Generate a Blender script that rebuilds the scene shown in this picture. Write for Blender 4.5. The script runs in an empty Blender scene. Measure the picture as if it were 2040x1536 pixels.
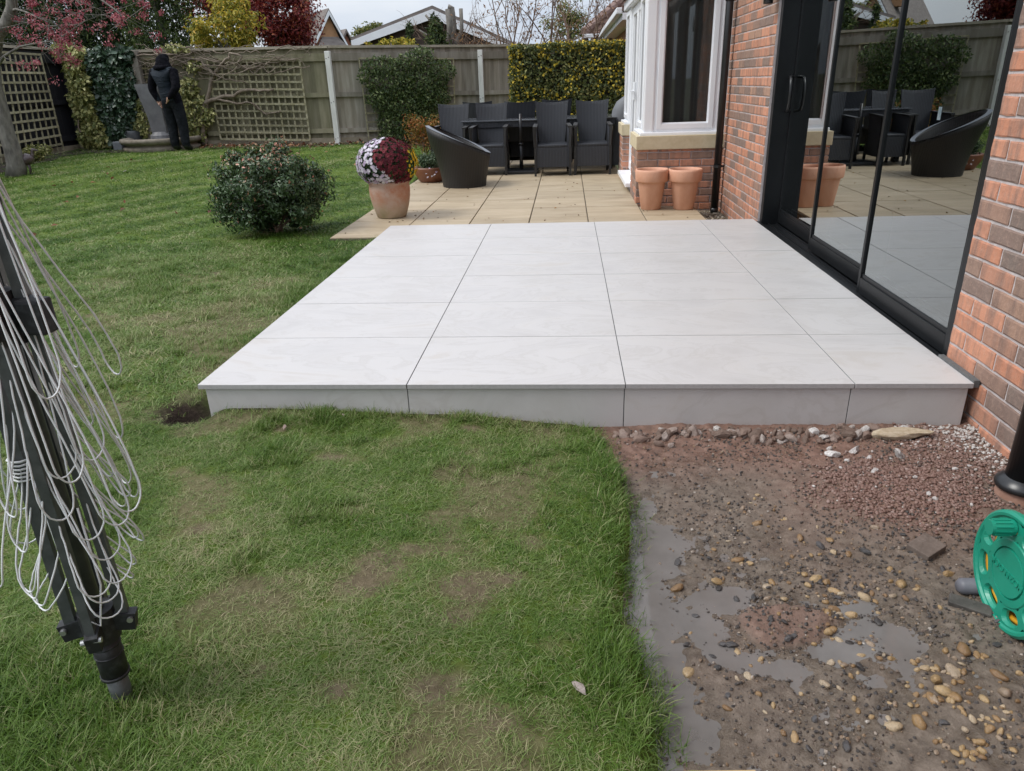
import bpy, bmesh, math, random
import numpy as np
from mathutils import Vector, Matrix
random.seed(7); RNG = np.random.default_rng(7)
R = math.radians
scene = bpy.context.scene
C = scene.collection

# ------------------------------------------------------------------ camera (solved from the porcelain slabs, 900 x 600 mm)
FPX, CAM = 1432.18, np.array([1.5702, -2.7166, 1.1444])
YAW, PITCH, ROLL = -0.0835, 0.3990, -0.0340
def cam_axes():
    cy, sy, cp, sp = math.cos(YAW), math.sin(YAW), math.cos(PITCH), math.sin(PITCH)
    fw = np.array([sy*cp, cy*cp, -sp]); r = np.array([cy, -sy, 0.0]); u = np.cross(r, fw)
    return r*math.cos(ROLL)+u*math.sin(ROLL), -r*math.sin(ROLL)+u*math.cos(ROLL), fw
AR, AU, AF = cam_axes()
cd = bpy.data.cameras.new('camera'); cam = bpy.data.objects.new('camera', cd); C.objects.link(cam)
cd.sensor_width = 36; cd.sensor_fit = 'HORIZONTAL'; cd.lens = FPX/2040*36; cd.clip_start = 0.05; cd.clip_end = 2000
cam.matrix_world = Matrix(((AR[0], AU[0], -AF[0], CAM[0]), (AR[1], AU[1], -AF[1], CAM[1]), (AR[2], AU[2], -AF[2], CAM[2]), (0, 0, 0, 1)))
scene.camera = cam
# ------------------------------------------------------------------ sky, sun, exposure (bright overcast)
SUN_EL, SUN_AZ = R(52), R(-103)
w = bpy.data.worlds.new('World'); scene.world = w; w.use_nodes = True
nt = w.node_tree; nt.nodes.clear()
out = nt.nodes.new('ShaderNodeOutputWorld'); bg = nt.nodes.new('ShaderNodeBackground')
sky = nt.nodes.new('ShaderNodeTexSky'); sky.sky_type = 'NISHITA'; sky.sun_disc = False
sky.sun_elevation = SUN_EL; sky.sun_rotation = SUN_AZ; sky.air_density = 1.0; sky.dust_density = 3.0; sky.ozone_density = 1.0
tc = nt.nodes.new('ShaderNodeTexCoord'); mp = nt.nodes.new('ShaderNodeMapping'); mp.inputs['Scale'].default_value = (1, 1, 3.2)
ns = nt.nodes.new('ShaderNodeTexNoise'); ns.inputs['Scale'].default_value = 2.2; ns.inputs['Detail'].default_value = 7; ns.inputs['Roughness'].default_value = .55
cr = nt.nodes.new('ShaderNodeValToRGB')
cr.color_ramp.elements[0].position = .35; cr.color_ramp.elements[0].color = (6.6, 7.6, 9.2, 1)
cr.color_ramp.elements[1].position = .62; cr.color_ramp.elements[1].color = (9.6, 10.0, 10.6, 1)
mx = nt.nodes.new('ShaderNodeMixRGB'); mx.inputs[0].default_value = .86
nt.links.new(tc.outputs['Generated'], mp.inputs[0]); nt.links.new(mp.outputs[0], ns.inputs['Vector']); nt.links.new(ns.outputs[0], cr.inputs[0])
sx = nt.nodes.new('ShaderNodeSeparateXYZ'); ma = nt.nodes.new('ShaderNodeMath'); ma.operation = 'MULTIPLY_ADD'; ma.use_clamp = False; ma.inputs[1].default_value = 1.2; ma.inputs[2].default_value = 1.0
mc = nt.nodes.new('ShaderNodeMath'); mc.operation = 'MAXIMUM'; mc.inputs[1].default_value = 0.0; mg = nt.nodes.new('ShaderNodeMixRGB'); mg.blend_type = 'MULTIPLY'; mg.inputs[0].default_value = 1    # overcast sky: zenith brighter than the horizon
nt.links.new(tc.outputs['Generated'], sx.inputs[0]); nt.links.new(sx.outputs['Z'], mc.inputs[0]); nt.links.new(mc.outputs[0], ma.inputs[0])
nt.links.new(sky.outputs[0], mx.inputs[1]); nt.links.new(cr.outputs[0], mx.inputs[2]); nt.links.new(mx.outputs[0], mg.inputs[1]); nt.links.new(ma.outputs[0], mg.inputs[2]); nt.links.new(mg.outputs[0], bg.inputs[0])
bg.inputs[1].default_value = 0.059; nt.links.new(bg.outputs[0], out.inputs[0])
sl = bpy.data.lights.new('sun', 'SUN'); sl.energy = 1.5; sl.angle = R(22); sl.color = (1, .97, .92)
so = bpy.data.objects.new('sun', sl); C.objects.link(so)
sd = Vector((math.cos(SUN_EL)*math.sin(SUN_AZ), math.cos(SUN_EL)*math.cos(SUN_AZ), math.sin(SUN_EL)))
so.rotation_euler = sd.to_track_quat('Z', 'Y').to_euler(); so.location = (0, 0, 12)
vs = scene.view_settings; vs.view_transform = 'Standard'; vs.look = 'None'; vs.exposure = 0.62; vs.gamma = 1
scene.cycles.max_bounces = 8; scene.cycles.transparent_max_bounces = 10; scene.cycles.caustics_reflective = False; scene.cycles.caustics_refractive = False

# ------------------------------------------------------------------ geometry helpers
def ray(px, py):
    d = AF + AR*(px-1020)/FPX - AU*(py-768)/FPX
    return d/np.linalg.norm(d)
def onZ(px, py, z=0.0):
    d = ray(px, py); return CAM + d*(z-CAM[2])/d[2]
def onX(px, py, x):
    d = ray(px, py); return CAM + d*(x-CAM[0])/d[0]
def onY(px, py, y):
    d = ray(px, py); return CAM + d*(y-CAM[1])/d[1]
def project(p):
    D = np.atleast_2d(p)-CAM; z = D@AF
    return 1020+FPX*(D@AR)/z, 768-FPX*(D@AU)/z, z
def ss(t):
    t = np.clip(t, 0, 1); return t*t*(3-2*t)
def hsh(ix, iy, s):
    n = np.sin(ix*127.1+iy*311.7+s*74.7)*43758.5453
    return n-np.floor(n)
def vnoise(x, y, s=0):
    x = np.asarray(x, float); y = np.asarray(y, float)
    ix, iy = np.floor(x), np.floor(y); fx, fy = x-ix, y-iy
    fx, fy = fx*fx*(3-2*fx), fy*fy*(3-2*fy)
    a, b, c, d = hsh(ix, iy, s), hsh(ix+1, iy, s), hsh(ix, iy+1, s), hsh(ix+1, iy+1, s)
    return (a*(1-fx)+b*fx)*(1-fy)+(c*(1-fx)+d*fx)*fy
def fbm(x, y, s=0, o=4):
    v = 0; a = .5; t = 0
    for i in range(o):
        v = v+a*vnoise(np.asarray(x)*2**i, np.asarray(y)*2**i, s+i*3.3); t += a; a *= .5
    return v/t

class MB:
    """collects shapes into one mesh"""
    def __init__(s): s.v = []; s.f = []
    def add(s, vs, fs):
        o = len(s.v); s.v += [tuple(p) for p in vs]; s.f += [tuple(i+o for i in f) for f in fs]; return s
    def box(s, x0, x1, y0, y1, z0, z1):
        vs = [(x, y, z) for z in (z0, z1) for y in (y0, y1) for x in (x0, x1)]
        return s.add(vs, [(0, 2, 3, 1), (4, 5, 7, 6), (0, 1, 5, 4), (2, 6, 7, 3), (0, 4, 6, 2), (1, 3, 7, 5)])
    def bbox(s, x0, x1, y0, y1, z0, z1, b=.004):
        bm = bmesh.new(); bmesh.ops.create_cube(bm, size=1)
        for v in bm.verts: v.co = Vector(((x0+x1)/2+v.co.x*(x1-x0), (y0+y1)/2+v.co.y*(y1-y0), (z0+z1)/2+v.co.z*(z1-z0)))
        bmesh.ops.bevel(bm, geom=list(bm.edges), offset=b, segments=2, profile=.6, affect='EDGES')
        return s.bm(bm)
    def bm(s, bm):
        bm.verts.index_update(); o = len(s.v)
        s.v += [tuple(v.co) for v in bm.verts]; s.f += [tuple(v.index+o for v in f.verts) for f in bm.faces]; bm.free(); return s
    def obox(s, p0, p1, wid, hgt, up=(0, 0, 1)):
        """bar from p0 to p1 with rectangular section"""
        p0, p1 = Vector(p0), Vector(p1); d = (p1-p0).normalized(); u = Vector(up)
        sd_ = d.cross(u)
        if sd_.length < 1e-4: sd_ = d.cross(Vector((1, 0, 0)))
        sd_.normalize(); u = sd_.cross(d).normalized()
        vs = [p+sd_*a*wid/2+u*b*hgt/2 for p in (p0, p1) for a, b in ((-1, -1), (1, -1), (1, 1), (-1, 1))]
        return s.add(vs, [(0, 1, 2, 3), (7, 6, 5, 4), (0, 4, 5, 1), (1, 5, 6, 2), (2, 6, 7, 3), (3, 7, 4, 0)])
    def tube(s, pts, rad, n=8, cap=True):
        pts = [Vector(p) for p in pts]; k = len(pts)
        rad = [rad]*k if np.isscalar(rad) else rad
        o = len(s.v); pu = None
        for i, p in enumerate(pts):
            d = (pts[min(i+1, k-1)]-pts[max(i-1, 0)])
            d = d.normalized() if d.length > 1e-9 else Vector((0, 0, 1))
            if pu is None:
                pu = d.cross(Vector((0, 0, 1)))
                if pu.length < .05: pu = d.cross(Vector((1, 0, 0)))
            pu = (pu-d*pu.dot(d))
            if pu.length < 1e-6: pu = d.orthogonal()
            pu.normalize(); pv = d.cross(pu)
            for j in range(n):
                a = 2*math.pi*j/n; s.v.append(tuple(p+(pu*math.cos(a)+pv*math.sin(a))*rad[i]))
        for i in range(k-1):
            for j in range(n):
                a, b = o+i*n+j, o+i*n+(j+1) % n; s.f.append((a, b, b+n, a+n))
        if cap:
            s.f.append(tuple(o+j for j in reversed(range(n)))); s.f.append(tuple(o+(k-1)*n+j for j in range(n)))
        return s
    def lathe(s, prof, c=(0, 0, 0), n=32, axis='z', sx=1, sy=1):
        o = len(s.v); k = len(prof)
        for r_, z in prof:
            for j in range(n):
                a = 2*math.pi*j/n; s.v.append((c[0]+r_*math.cos(a)*sx, c[1]+r_*math.sin(a)*sy, c[2]+z))
        for i in range(k-1):
            for j in range(n):
                a, b = o+i*n+j, o+i*n+(j+1) % n; s.f.append((a, b, b+n, a+n))
        return s
    def prism(s, poly, off):
        """polygon (list of 3d points) extruded by off"""
        k = len(poly); off = Vector(off); p = [Vector(q) for q in poly]
        return s.add(p+[q+off for q in p], [tuple(reversed(range(k))), tuple(range(k, 2*k))]+[(i, (i+1) % k, (i+1) % k+k, i+k) for i in range(k)])
    def mesh(s, name, smooth=False):
        me = bpy.data.meshes.new(name); me.from_pydata(s.v, [], s.f); me.update()
        if smooth: me.polygons.foreach_set('use_smooth', [True]*len(me.polygons))
        return me
    def build(s, name, mat, parent=None, smooth=False, loc=None):
        me = s.mesh(name, smooth); me.materials.append(mat); return link(name, me, parent, loc)
def link(name, me, parent=None, loc=None):
    o = bpy.data.objects.new(name, me); C.objects.link(o)
    if parent is not None: o.parent = parent
    if loc is not None: o.location = loc
    return o
def fast_mesh(name, V, F, mat, attrs=None, smooth=False):
    """V (n,3), F (m,k) numpy, k = 3 or 4; attrs: name -> per-vertex floats"""
    me = bpy.data.meshes.new(name); V = np.ascontiguousarray(V, np.float32); F = np.ascontiguousarray(F, np.int32)
    m, k = F.shape
    me.vertices.add(len(V)); me.vertices.foreach_set('co', V.ravel())
    me.loops.add(m*k); me.loops.foreach_set('vertex_index', F.ravel())
    me.polygons.add(m); me.polygons.foreach_set('loop_start', np.arange(0, m*k, k, dtype=np.int32))
    if smooth: me.polygons.foreach_set('use_smooth', np.ones(m, bool))
    for a, val in (attrs or {}).items():
        at = me.attributes.new(a, 'FLOAT', 'POINT'); at.data.foreach_set('value', np.ascontiguousarray(val, np.float32))
    me.update(calc_edges=True); me.materials.append(mat); return me
def tag(o, label=None, cat=None, group=None, kind=None):
    if label: o['label'] = label
    if cat: o['category'] = cat
    if group: o['group'] = group
    if kind: o['kind'] = kind
    return o
def thing(name, label, cat, loc=(0, 0, 0), rz=0, group=None):
    o = bpy.data.objects.new(name, None); C.objects.link(o); o.location = loc; o.rotation_euler = (0, 0, rz)
    return tag(o, label, cat, group)
def copy_tree(o, parent=None):
    c = o.copy(); C.objects.link(c); c.parent = parent
    for ch in list(o.children): copy_tree(ch, c)
    return c

# ------------------------------------------------------------------ materials
def newmat(name):
    m = bpy.data.materials.new(name); m.use_nodes = True; n = m.node_tree
    return m, n, n.nodes['Principled BSDF']
def ramp(n, fac, cols, interp='LINEAR'):
    r_ = n.nodes.new('ShaderNodeValToRGB'); e = r_.color_ramp; e.interpolation = interp
    while len(e.elements) < len(cols): e.elements.new(.5)
    for i, c in enumerate(cols):
        if len(c) == 2: e.elements[i].position = c[0]; col = c[1]
        else: e.elements[i].position = i/max(1, len(cols)-1); col = c
        e.elements[i].color = (*col, 1)
    n.links.new(fac, r_.inputs[0]); return r_.outputs[0]
def noise(n, scale, detail=5, rough=.6, coord='Object', stretch=(1, 1, 1), dist=0):
    t = n.nodes.new('ShaderNodeTexCoord'); m = n.nodes.new('ShaderNodeMapping'); m.inputs['Scale'].default_value = stretch
    x = n.nodes.new('ShaderNodeTexNoise'); x.inputs['Scale'].default_value = scale; x.inputs['Detail'].default_value = detail
    x.inputs['Roughness'].default_value = rough; x.inputs['Distortion'].default_value = dist
    if coord == 'World':
        g = n.nodes.new('ShaderNodeNewGeometry'); n.links.new(g.outputs['Position'], m.inputs[0])
    else: n.links.new(t.outputs[coord], m.inputs[0])
    n.links.new(m.outputs[0], x.inputs['Vector']); return x.outputs[0]
def mix(n, fac, a, b, mode='MIX'):
    m = n.nodes.new('ShaderNodeMixRGB'); m.blend_type = mode
    for i, v in ((0, fac), (1, a), (2, b)):
        if isinstance(v, (int, float)): m.inputs[i].default_value = v
        elif isinstance(v, tuple): m.inputs[i].default_value = (*v, 1)
        else: n.links.new(v, m.inputs[i])
    return m.outputs[0]
def math_(n, op, a, b=0.0, clamp=False):
    m = n.nodes.new('ShaderNodeMath'); m.operation = op; m.use_clamp = clamp
    for i, v in ((0, a), (1, b)):
        if isinstance(v, (int, float)): m.inputs[i].default_value = v
        else: n.links.new(v, m.inputs[i])
    return m.outputs[0]
def bump(n, b, h, strength=.3, dist=.01):
    k = n.nodes.new('ShaderNodeBump'); k.inputs['Strength'].default_value = strength; k.inputs['Distance'].default_value = dist
    n.links.new(h, k.inputs['Height']); n.links.new(k.outputs[0], b.inputs['Normal'])
def attr(n, name, typ='GEOMETRY'):
    a = n.nodes.new('ShaderNodeAttribute'); a.attribute_name = name; a.attribute_type = typ; return a.outputs['Fac']
def orand(n):
    return n.nodes.new('ShaderNodeObjectInfo').outputs['Random']
def M(name, c1, c2=None, rough=.5, scale=20, bscale=None, bstr=.25, metal=0, spec=.5, coord='Object', stretch=(1, 1, 1), bdist=.005, vary=0, lo=.35, hi=.65, rvar=0, coat=0):
    m, n, b = newmat(name)
    nz = noise(n, scale, coord=coord, stretch=stretch)
    col = ramp(n, nz, [(lo, c1), (hi, c2 or c1)])
    if vary:
        k = math_(n, 'MULTIPLY_ADD', orand(n), vary); n.nodes[-1].inputs[2].default_value = 1-vary/2
        hv = n.nodes.new('ShaderNodeHueSaturation'); n.links.new(col, hv.inputs['Color']); n.links.new(k, hv.inputs['Value']); col = hv.outputs[0]
    n.links.new(col, b.inputs['Base Color']); b.inputs['Roughness'].default_value = rough
    b.inputs['Metallic'].default_value = metal; b.inputs['Specular IOR Level'].default_value = spec
    if coat: b.inputs['Coat Weight'].default_value = coat; b.inputs['Coat Roughness'].default_value = .15
    if rvar:
        rr = n.nodes.new('ShaderNodeMapRange'); rr.inputs['To Min'].default_value = rough-rvar; rr.inputs['To Max'].default_value = rough+rvar
        n.links.new(noise(n, scale*.6, coord=coord), rr.inputs[0]); n.links.new(rr.outputs[0], b.inputs['Roughness'])
    if bscale: bump(n, b, noise(n, bscale, coord=coord, stretch=stretch), bstr, bdist)
    return m
def leaf_mat(name, cols, rough=.45, trans=.25, spec=.4):
    m, n, b = newmat(name)
    col = ramp(n, attr(n, 'tint'), cols)
    n.links.new(col, b.inputs['Base Color']); b.inputs['Roughness'].default_value = rough; b.inputs['Specular IOR Level'].default_value = spec
    t = n.nodes.new('ShaderNodeBsdfTranslucent'); n.links.new(col, t.inputs[0])
    mxs = n.nodes.new('ShaderNodeMixShader'); mxs.inputs[0].default_value = trans
    o = n.nodes['Material Output']; n.links.new(b.outputs[0], mxs.inputs[1]); n.links.new(t.outputs[0], mxs.inputs[2]); n.links.new(mxs.outputs[0], o.inputs[0])
    return m
def brick_nodes(n, b, rnd, dark=.3):
    base = ramp(n, rnd, [(0, (.49, .215, .130)), (.22, (.57, .275, .175)), (.40, (.53, .245, .155)), (.50, (.45, .225, .15)), (.60, (.34, .205, .148)), (.72, (.235, .165, .135)), (.90, (.20, .155, .132)), (1, (.41, .245, .17))])
    st = noise(n, 16, 4, .65, 'World', (1, 1, .16)); st2 = noise(n, 55, 5, .7, 'World')
    c = mix(n, ramp(n, st, [(.44, (0, 0, 0)), (.64, (.75,)*3)]), base, (.20, .135, .11))
    c = mix(n, ramp(n, st2, [(.5, (0,)*3), (.8, (.45,)*3)]), c, (.50, .34, .27))
    n.links.new(c, b.inputs['Base Color']); b.inputs['Roughness'].default_value = .85; b.inputs['Specular IOR Level'].default_value = .25
    bump(n, b, noise(n, 70, 6, .65, 'World'), .55, .006)
m_brick, n_, b_ = newmat('brick_clay'); brick_nodes(n_, b_, orand(n_))
m_brick_j, n_, b_ = newmat('brick_clay_courses'); brick_nodes(n_, b_, attr(n_, 'tint'))
m_mortar = M('mortar', (.42, .375, .365), (.54, .485, .475), .9, 30, 120, .5, coord='World')
def porcelain_nodes(name):
    m, n, b = newmat(name)
    g = n.nodes.new('ShaderNodeTexCoord'); oi = orand(n)
    off = n.nodes.new('ShaderNodeVectorMath'); off.operation = 'SCALE'; off.inputs[0].default_value = (37, 19, 53); n.links.new(oi, off.inputs['Scale'])
    ad = n.nodes.new('ShaderNodeVectorMath'); ad.operation = 'ADD'; n.links.new(g.outputs['Object'], ad.inputs[0]); n.links.new(off.outputs[0], ad.inputs[1])
    rot = n.nodes.new('ShaderNodeMapping'); rot.inputs['Rotation'].default_value = (0, 0, .5); rot.inputs['Scale'].default_value = (1.1, 2.4, 1); n.links.new(ad.outputs[0], rot.inputs[0])
    x = n.nodes.new('ShaderNodeTexNoise'); x.inputs['Scale'].default_value = 1.6; x.inputs['Detail'].default_value = 7; x.inputs['Roughness'].default_value = .6; x.inputs['Distortion'].default_value = 1.3; n.links.new(rot.outputs[0], x.inputs[0])
    c = ramp(n, x.outputs[0], [(.3, (.475, .458, .448)), (.455, (.530, .514, .506)), (.485, (.490, .471, .456)), (.515, (.535, .519, .510)), (.60, (.540, .522, .509)), (.66, (.503, .477, .452)), (.80, (.533, .492, .450))])
    f = n.nodes.new('ShaderNodeTexNoise'); f.inputs['Scale'].default_value = 260; f.inputs['Detail'].default_value = 2; n.links.new(ad.outputs[0], f.inputs[0])
    c = mix(n, ramp(n, f.outputs[0], [(.35, (.14,)*3), (.6, (0,)*3)]), c, (.4, .39, .38))
    c = mix(n, ramp(n, noise(n, 2.4, 6, .65, 'World'), [(.5, (0,)*3), (.72, (.30,)*3)]), c, (.43, .405, .37))
    n.links.new(c, b.inputs['Base Color']); b.inputs['Roughness'].default_value = .42; b.inputs['Specular IOR Level'].default_value = .4
    bump(n, b, x.outputs[0], .25, .006); return m
m_porc = porcelain_nodes('porcelain')
m_riser = M('riser_porcelain', (.36, .345, .335), (.42, .405, .395), .5, 5, 60, .15, stretch=(.6, 1, 2))
m_porc_edge = M('porcelain_body', (.36, .35, .35), (.42, .41, .41), .55, 60)
m_grout = M('grout_grey', (.09, .095, .095), (.13, .13, .13), .8, 60)
m_dark_metal = M('anthracite_aluminium', (.006, .0065, .0075), (.008, .009, .010), .36, 8, 400, .05, spec=.3)
m_black_pvc = M('black_plastic', (.012, .012, .013), (.018, .018, .019), .32, 10, rvar=.1)
m_white_upvc = M('white_upvc', (.83, .85, .88), (.87, .88, .90), .3, 5)
m_stone_sill = M('sand_stone', (.50, .42, .27), (.58, .50, .34), .8, 14, 90, .3)
m_terracotta = M('terracotta', (.56, .285, .18), (.65, .37, .255), .78, 9, 60, .2, stretch=(1, 1, .5))
def weathered_pot():
    m, n, b = newmat('weathered_terracotta')
    z = n.nodes.new('ShaderNodeSeparateXYZ'); t = n.nodes.new('ShaderNodeTexCoord'); n.links.new(t.outputs['Object'], z.inputs[0])
    nz = noise(n, 7, 6, .65, stretch=(1, 1, .7))
    h = math_(n, 'MULTIPLY_ADD', nz, .22); n.nodes[-1].inputs[2].default_value = -.11
    h = math_(n, 'ADD', z.outputs[2], h)
    base = ramp(n, math_(n, 'MULTIPLY', h, 2.6), [(.0, (.34, .30, .19)), (.22, (.42, .33, .21)), (.45, (.46, .25, .16)), (.75, (.42, .19, .11)), (1, (.38, .17, .10))])
    c = mix(n, ramp(n, noise(n, 6, 6, .7), [(.40, (0,)*3), (.62, (.75,)*3)]), base, (.50, .39, .32))
    n.links.new(c, b.inputs['Base Color']); b.inputs['Roughness'].default_value = .85; bump(n, b, noise(n, 50), .25, .004); return m
m_oldpot = weathered_pot()
def rattan(name, c1, c2):
    m, n, b = newmat(name)
    t = n.nodes.new('ShaderNodeTexCoord')
    wv = n.nodes.new('ShaderNodeTexWave'); wv.bands_direction = 'X'; wv.inputs['Scale'].default_value = 15; wv.inputs['Distortion'].default_value = .3
    wz = n.nodes.new('ShaderNodeTexWave'); wz.bands_direction = 'Z'; wz.inputs['Scale'].default_value = 42
    n.links.new(t.outputs['Object'], wv.inputs[0]); n.links.new(t.outputs['Object'], wz.inputs[0])
    f = math_(n, 'MULTIPLY', wv.outputs['Fac'], math_(n, 'MULTIPLY_ADD', wz.outputs['Fac'], .35)); n.nodes[-2].inputs[2].default_value = .65
    n.links.new(ramp(n, f, [(0, c1), (1, c2)]), b.inputs['Base Color']); b.inputs['Roughness'].default_value = .5; bump(n, b, f, .5, .004); return m
m_rattan = rattan('dark_rattan', (.008, .009, .011), (.046, .050, .062))
m_rattan_br = rattan('brown_black_rattan', (.009, .0085, .008), (.021, .019, .018))
m_fence = M('weathered_fence_wood', (0.229, 0.202, 0.157), (0.369, 0.342, 0.290), .9, 9, 40, .5, stretch=(1, 1, .12), coord='Object', vary=.5)
m_fence_gr = M('greenish_fence_wood', (0.144, 0.137, 0.079), (0.245, 0.223, 0.151), .9, 7, 40, .5, stretch=(1, 1, .15), vary=.45)
m_post = M('pale_fence_post', (0.558, 0.558, 0.524), (0.744, 0.744, 0.710), .85, 10, 50, .35, stretch=(1, 1, .2))
m_cap = M('fence_capping', (0.300, 0.263, 0.200), (0.413, 0.375, 0.300), .9, 8, 40, .4, stretch=(.2, 1, 1))
m_black_fence = M('black_stained_wood', (.010, .010, .013), (.020, .020, .026), .7, 8, 40, .4, stretch=(1, 1, .12), vary=.4)
m_trellis = M('mossy_trellis', (0.226, 0.203, 0.113), (0.374, 0.346, 0.240), .9, 18, 60, .4, vary=.5)
m_trellis_gr = M('dark_mossy_trellis', (.12, .10, .05), (.19, .165, .09), .9, 18, 60, .4, vary=.5)
m_bark = M('tree_bark', (.10, .09, .08), (.21, .195, .17), .9, 14, 30, .8, stretch=(1, 1, .4), coord='World', bdist=.02)
m_vine = M('vine_bark', (.15, .115, .085), (.26, .21, .165), .9, 10, 40, .6, coord='World', stretch=(1, 1, 1))
m_twig = M('twig_bark', (.13, .085, .06), (.22, .15, .11), .9, 10, coord='World')
m_beige = None
def beige_slab():
    m, n, b = newmat('beige_paving')
    nz = noise(n, 3.2, 7, .62, 'World', (.55, 1.5, 1), .7)
    c = ramp(n, nz, [(.3, (.30, .235, .155)), (.5, (.38, .305, .205)), (.7, (.44, .36, .255))])
    k = math_(n, 'MULTIPLY_ADD', orand(n), .16); n.nodes[-1].inputs[2].default_value = .92
    hv = n.nodes.new('ShaderNodeHueSaturation'); n.links.new(c, hv.inputs['Color']); n.links.new(k, hv.inputs['Value'])
    c = mix(n, ramp(n, noise(n, 40, 5, .7, 'World'), [(.62, (0,)*3), (.8, (.45,)*3)]), hv.outputs[0], (.2, .15, .10))
    n.links.new(c, b.inputs['Base Color']); b.inputs['Roughness'].default_value = .6; b.inputs['Specular IOR Level'].default_value = .35
    bump(n, b, noise(n, 5, 7, .65, 'World', (.6, 1.6, 1), .6), .4, .012); return m
m_beige = beige_slab()
m_joint = M('paving_joint', (.10, .085, .06), (.16, .14, .10), .95, 40, coord='World')
def glass_mat(name, tint=(.55, .60, .60), extra=1.0, refl=(1, 1, 1), base_r=0.0):
    """double-glazed pane: Fresnel reflection over a tinted see-through sheet"""
    m, n, b = newmat(name); n.nodes.remove(b)
    fr = n.nodes.new('ShaderNodeFresnel'); fr.inputs['IOR'].default_value = 1.52
    f = math_(n, 'MULTIPLY_ADD', fr.outputs[0], extra, True); n.nodes[-1].inputs[2].default_value = base_r
    g = n.nodes.new('ShaderNodeBsdfGlossy'); g.inputs['Roughness'].default_value = .0; g.inputs['Color'].default_value = (*refl, 1)
    t = n.nodes.new('ShaderNodeBsdfTransparent'); t.inputs[0].default_value = (*tint, 1)
    x = n.nodes.new('ShaderNodeMixShader'); n.links.new(f, x.inputs[0]); n.links.new(t.outputs[0], x.inputs[1]); n.links.new(g.outputs[0], x.inputs[2])
    n.links.new(x.outputs[0], n.nodes['Material Output'].inputs[0]); return m
m_glass = glass_mat('door_glass', (.62, .66, .66), 1.8, (.95, 1, 1), .19)
m_glass2 = glass_mat('window_glass', (.62, .64, .64), 1.2)
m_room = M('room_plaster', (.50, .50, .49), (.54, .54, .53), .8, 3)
m_room_floor = M('room_floor', (.36, .35, .34), (.42, .41, .40), .5, 6)
m_curtain = M('brown_curtain', (.60, .57, .55), (.72, .62, .54), .9, 4, stretch=(1, 1, .05), lo=.42, hi=.58)
m_soil = M('dark_soil', (.030, .021, .015), (.06, .043, .031), .95, 25, 60, .9, coord='World', bdist=.02)
# ------------------------------------------------------------------ terrain shapes
def W(px, py, z=-.2): return onZ(px, py, z)[:2]
def edge_x(y):
    return 1.735+.018*np.sin(np.asarray(y)*7.3)+.03*(vnoise(np.asarray(y)*5, 0, 3)-.5)-.10*ss((np.asarray(y)+.16)/.16)-.020*ss((-np.asarray(y)-.5)/.9)
def lawn_z(x, y):
    x = np.asarray(x, float); y = np.asarray(y, float)
    z = -.135+.235*ss((y-4)/8)*(.25+.75*ss((-x-.3)/2.5))+.05*ss((-x-3)/3)*ss((y-6)/4)
    z = z+.022*(fbm(x*1.7, y*1.7, 5)-.5)*(1-ss((y-3)/3))
    z = z-.05*ss((x-1.0)/.7)*ss((y+.6)/.6)*(y < .2)                      # dips towards the mud at the riser
    z = z+.022*ss((y+.22)/.2)*(y < .05)*ss((.95-x)/.5)*ss((x-.02)/.1)
    h = np.exp(-(((x+.075)/.10)**2+((y-.02)/.10)**2)**2); z = z-.10*h    # hole at the patio corner
    gap = np.exp(-(np.maximum(0, np.abs(x+.03)-.02)/.03)**2)*((y > 0) & (y < 3.62)); z = z-.045*gap
    e = ss((x-edge_x(y)+.02)/.05)*(y < .05); z = z*(1-e)+(-.215)*e
    return z
def G(px, py):
    z = 0.0
    for i in range(40):
        p = onZ(px, py, z); z = .5*z+.5*float(lawn_z(p[0], p[1]))
    return np.array([p[0], p[1], float(lawn_z(p[0], p[1]))])
BARE = [(760, 1120, .10), (720, 1165, .07), (830, 1095, .06), (870, 1370, .07), (980, 1440, .06), (400, 1050, .06), (1140, 960, .06), (1120, 990, .05), (1180, 900, .05), (560, 855, .03), (930, 850, .05),
        (1010, 1150, .05), (1100, 1285, .04), (520, 1330, .04), (670, 1375, .04), (660, 910, .05), (430, 545, .10), (930, 1170, .10), (1060, 1080, .05), (900, 1230, .05), (700, 1020, .05)]
BARE = [(*W(a, b_, -.135), c) for a, b_, c in BARE]
def bare(x, y):
    x = np.asarray(x, float); y = np.asarray(y, float)
    n = fbm(x*3.1+7, y*3.1, 11, 5)
    v = ss((n-.52)/.14)*.7*(1-ss((y-1.5)/2.5))
    for a, b2, c in BARE:
        d = np.hypot((x-a)/1.4, y-b2)/c+1.1*(fbm(x*9, y*9, 2)-.5)
        v = np.maximum(v, .9*ss((1.3-d)/1.0))
    edge = ss((x-1.45)/.2)*(y < -.02)*.9                                 # lush strip by the mud
    leftlush = ss((.95-x)/.35)*ss((-1.15-y)/.35)
    v = v*(1-np.maximum(edge, leftlush))
    v = np.maximum(v, ss((.95-x)/.5)*0)
    v = np.maximum(v, np.exp(-(((x+.085)/.155)**2+((y-.03)/.14)**2)**2)*1.3)
    v = np.maximum(v, 1.2*((x > -.055) & (y > 0) & (y < 3.62)))
    return np.clip(v, 0, 1)
def in_lawn(x, y):
    x = np.asarray(x); y = np.asarray(y)
    a = (y < .012) & (x < edge_x(y)+.06)
    b2 = (y >= .012) & (y < 3.70) & (x < .012)
    c = (y >= 3.70) & (y < 11.2) & (x < -.565+.03*np.sin(y*3)) | (y >= 11.2) & (x < 2.3)
    return a | b2 | c
BED_POLY = None
m_lawn, n_, b_ = newmat('lawn_ground')
_g = noise(n_, 1.3, 4, .5, 'World', (1, .35, 1)); _g2 = noise(n_, 60, 6, .7, 'World', (1, .5, 1))
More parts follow.
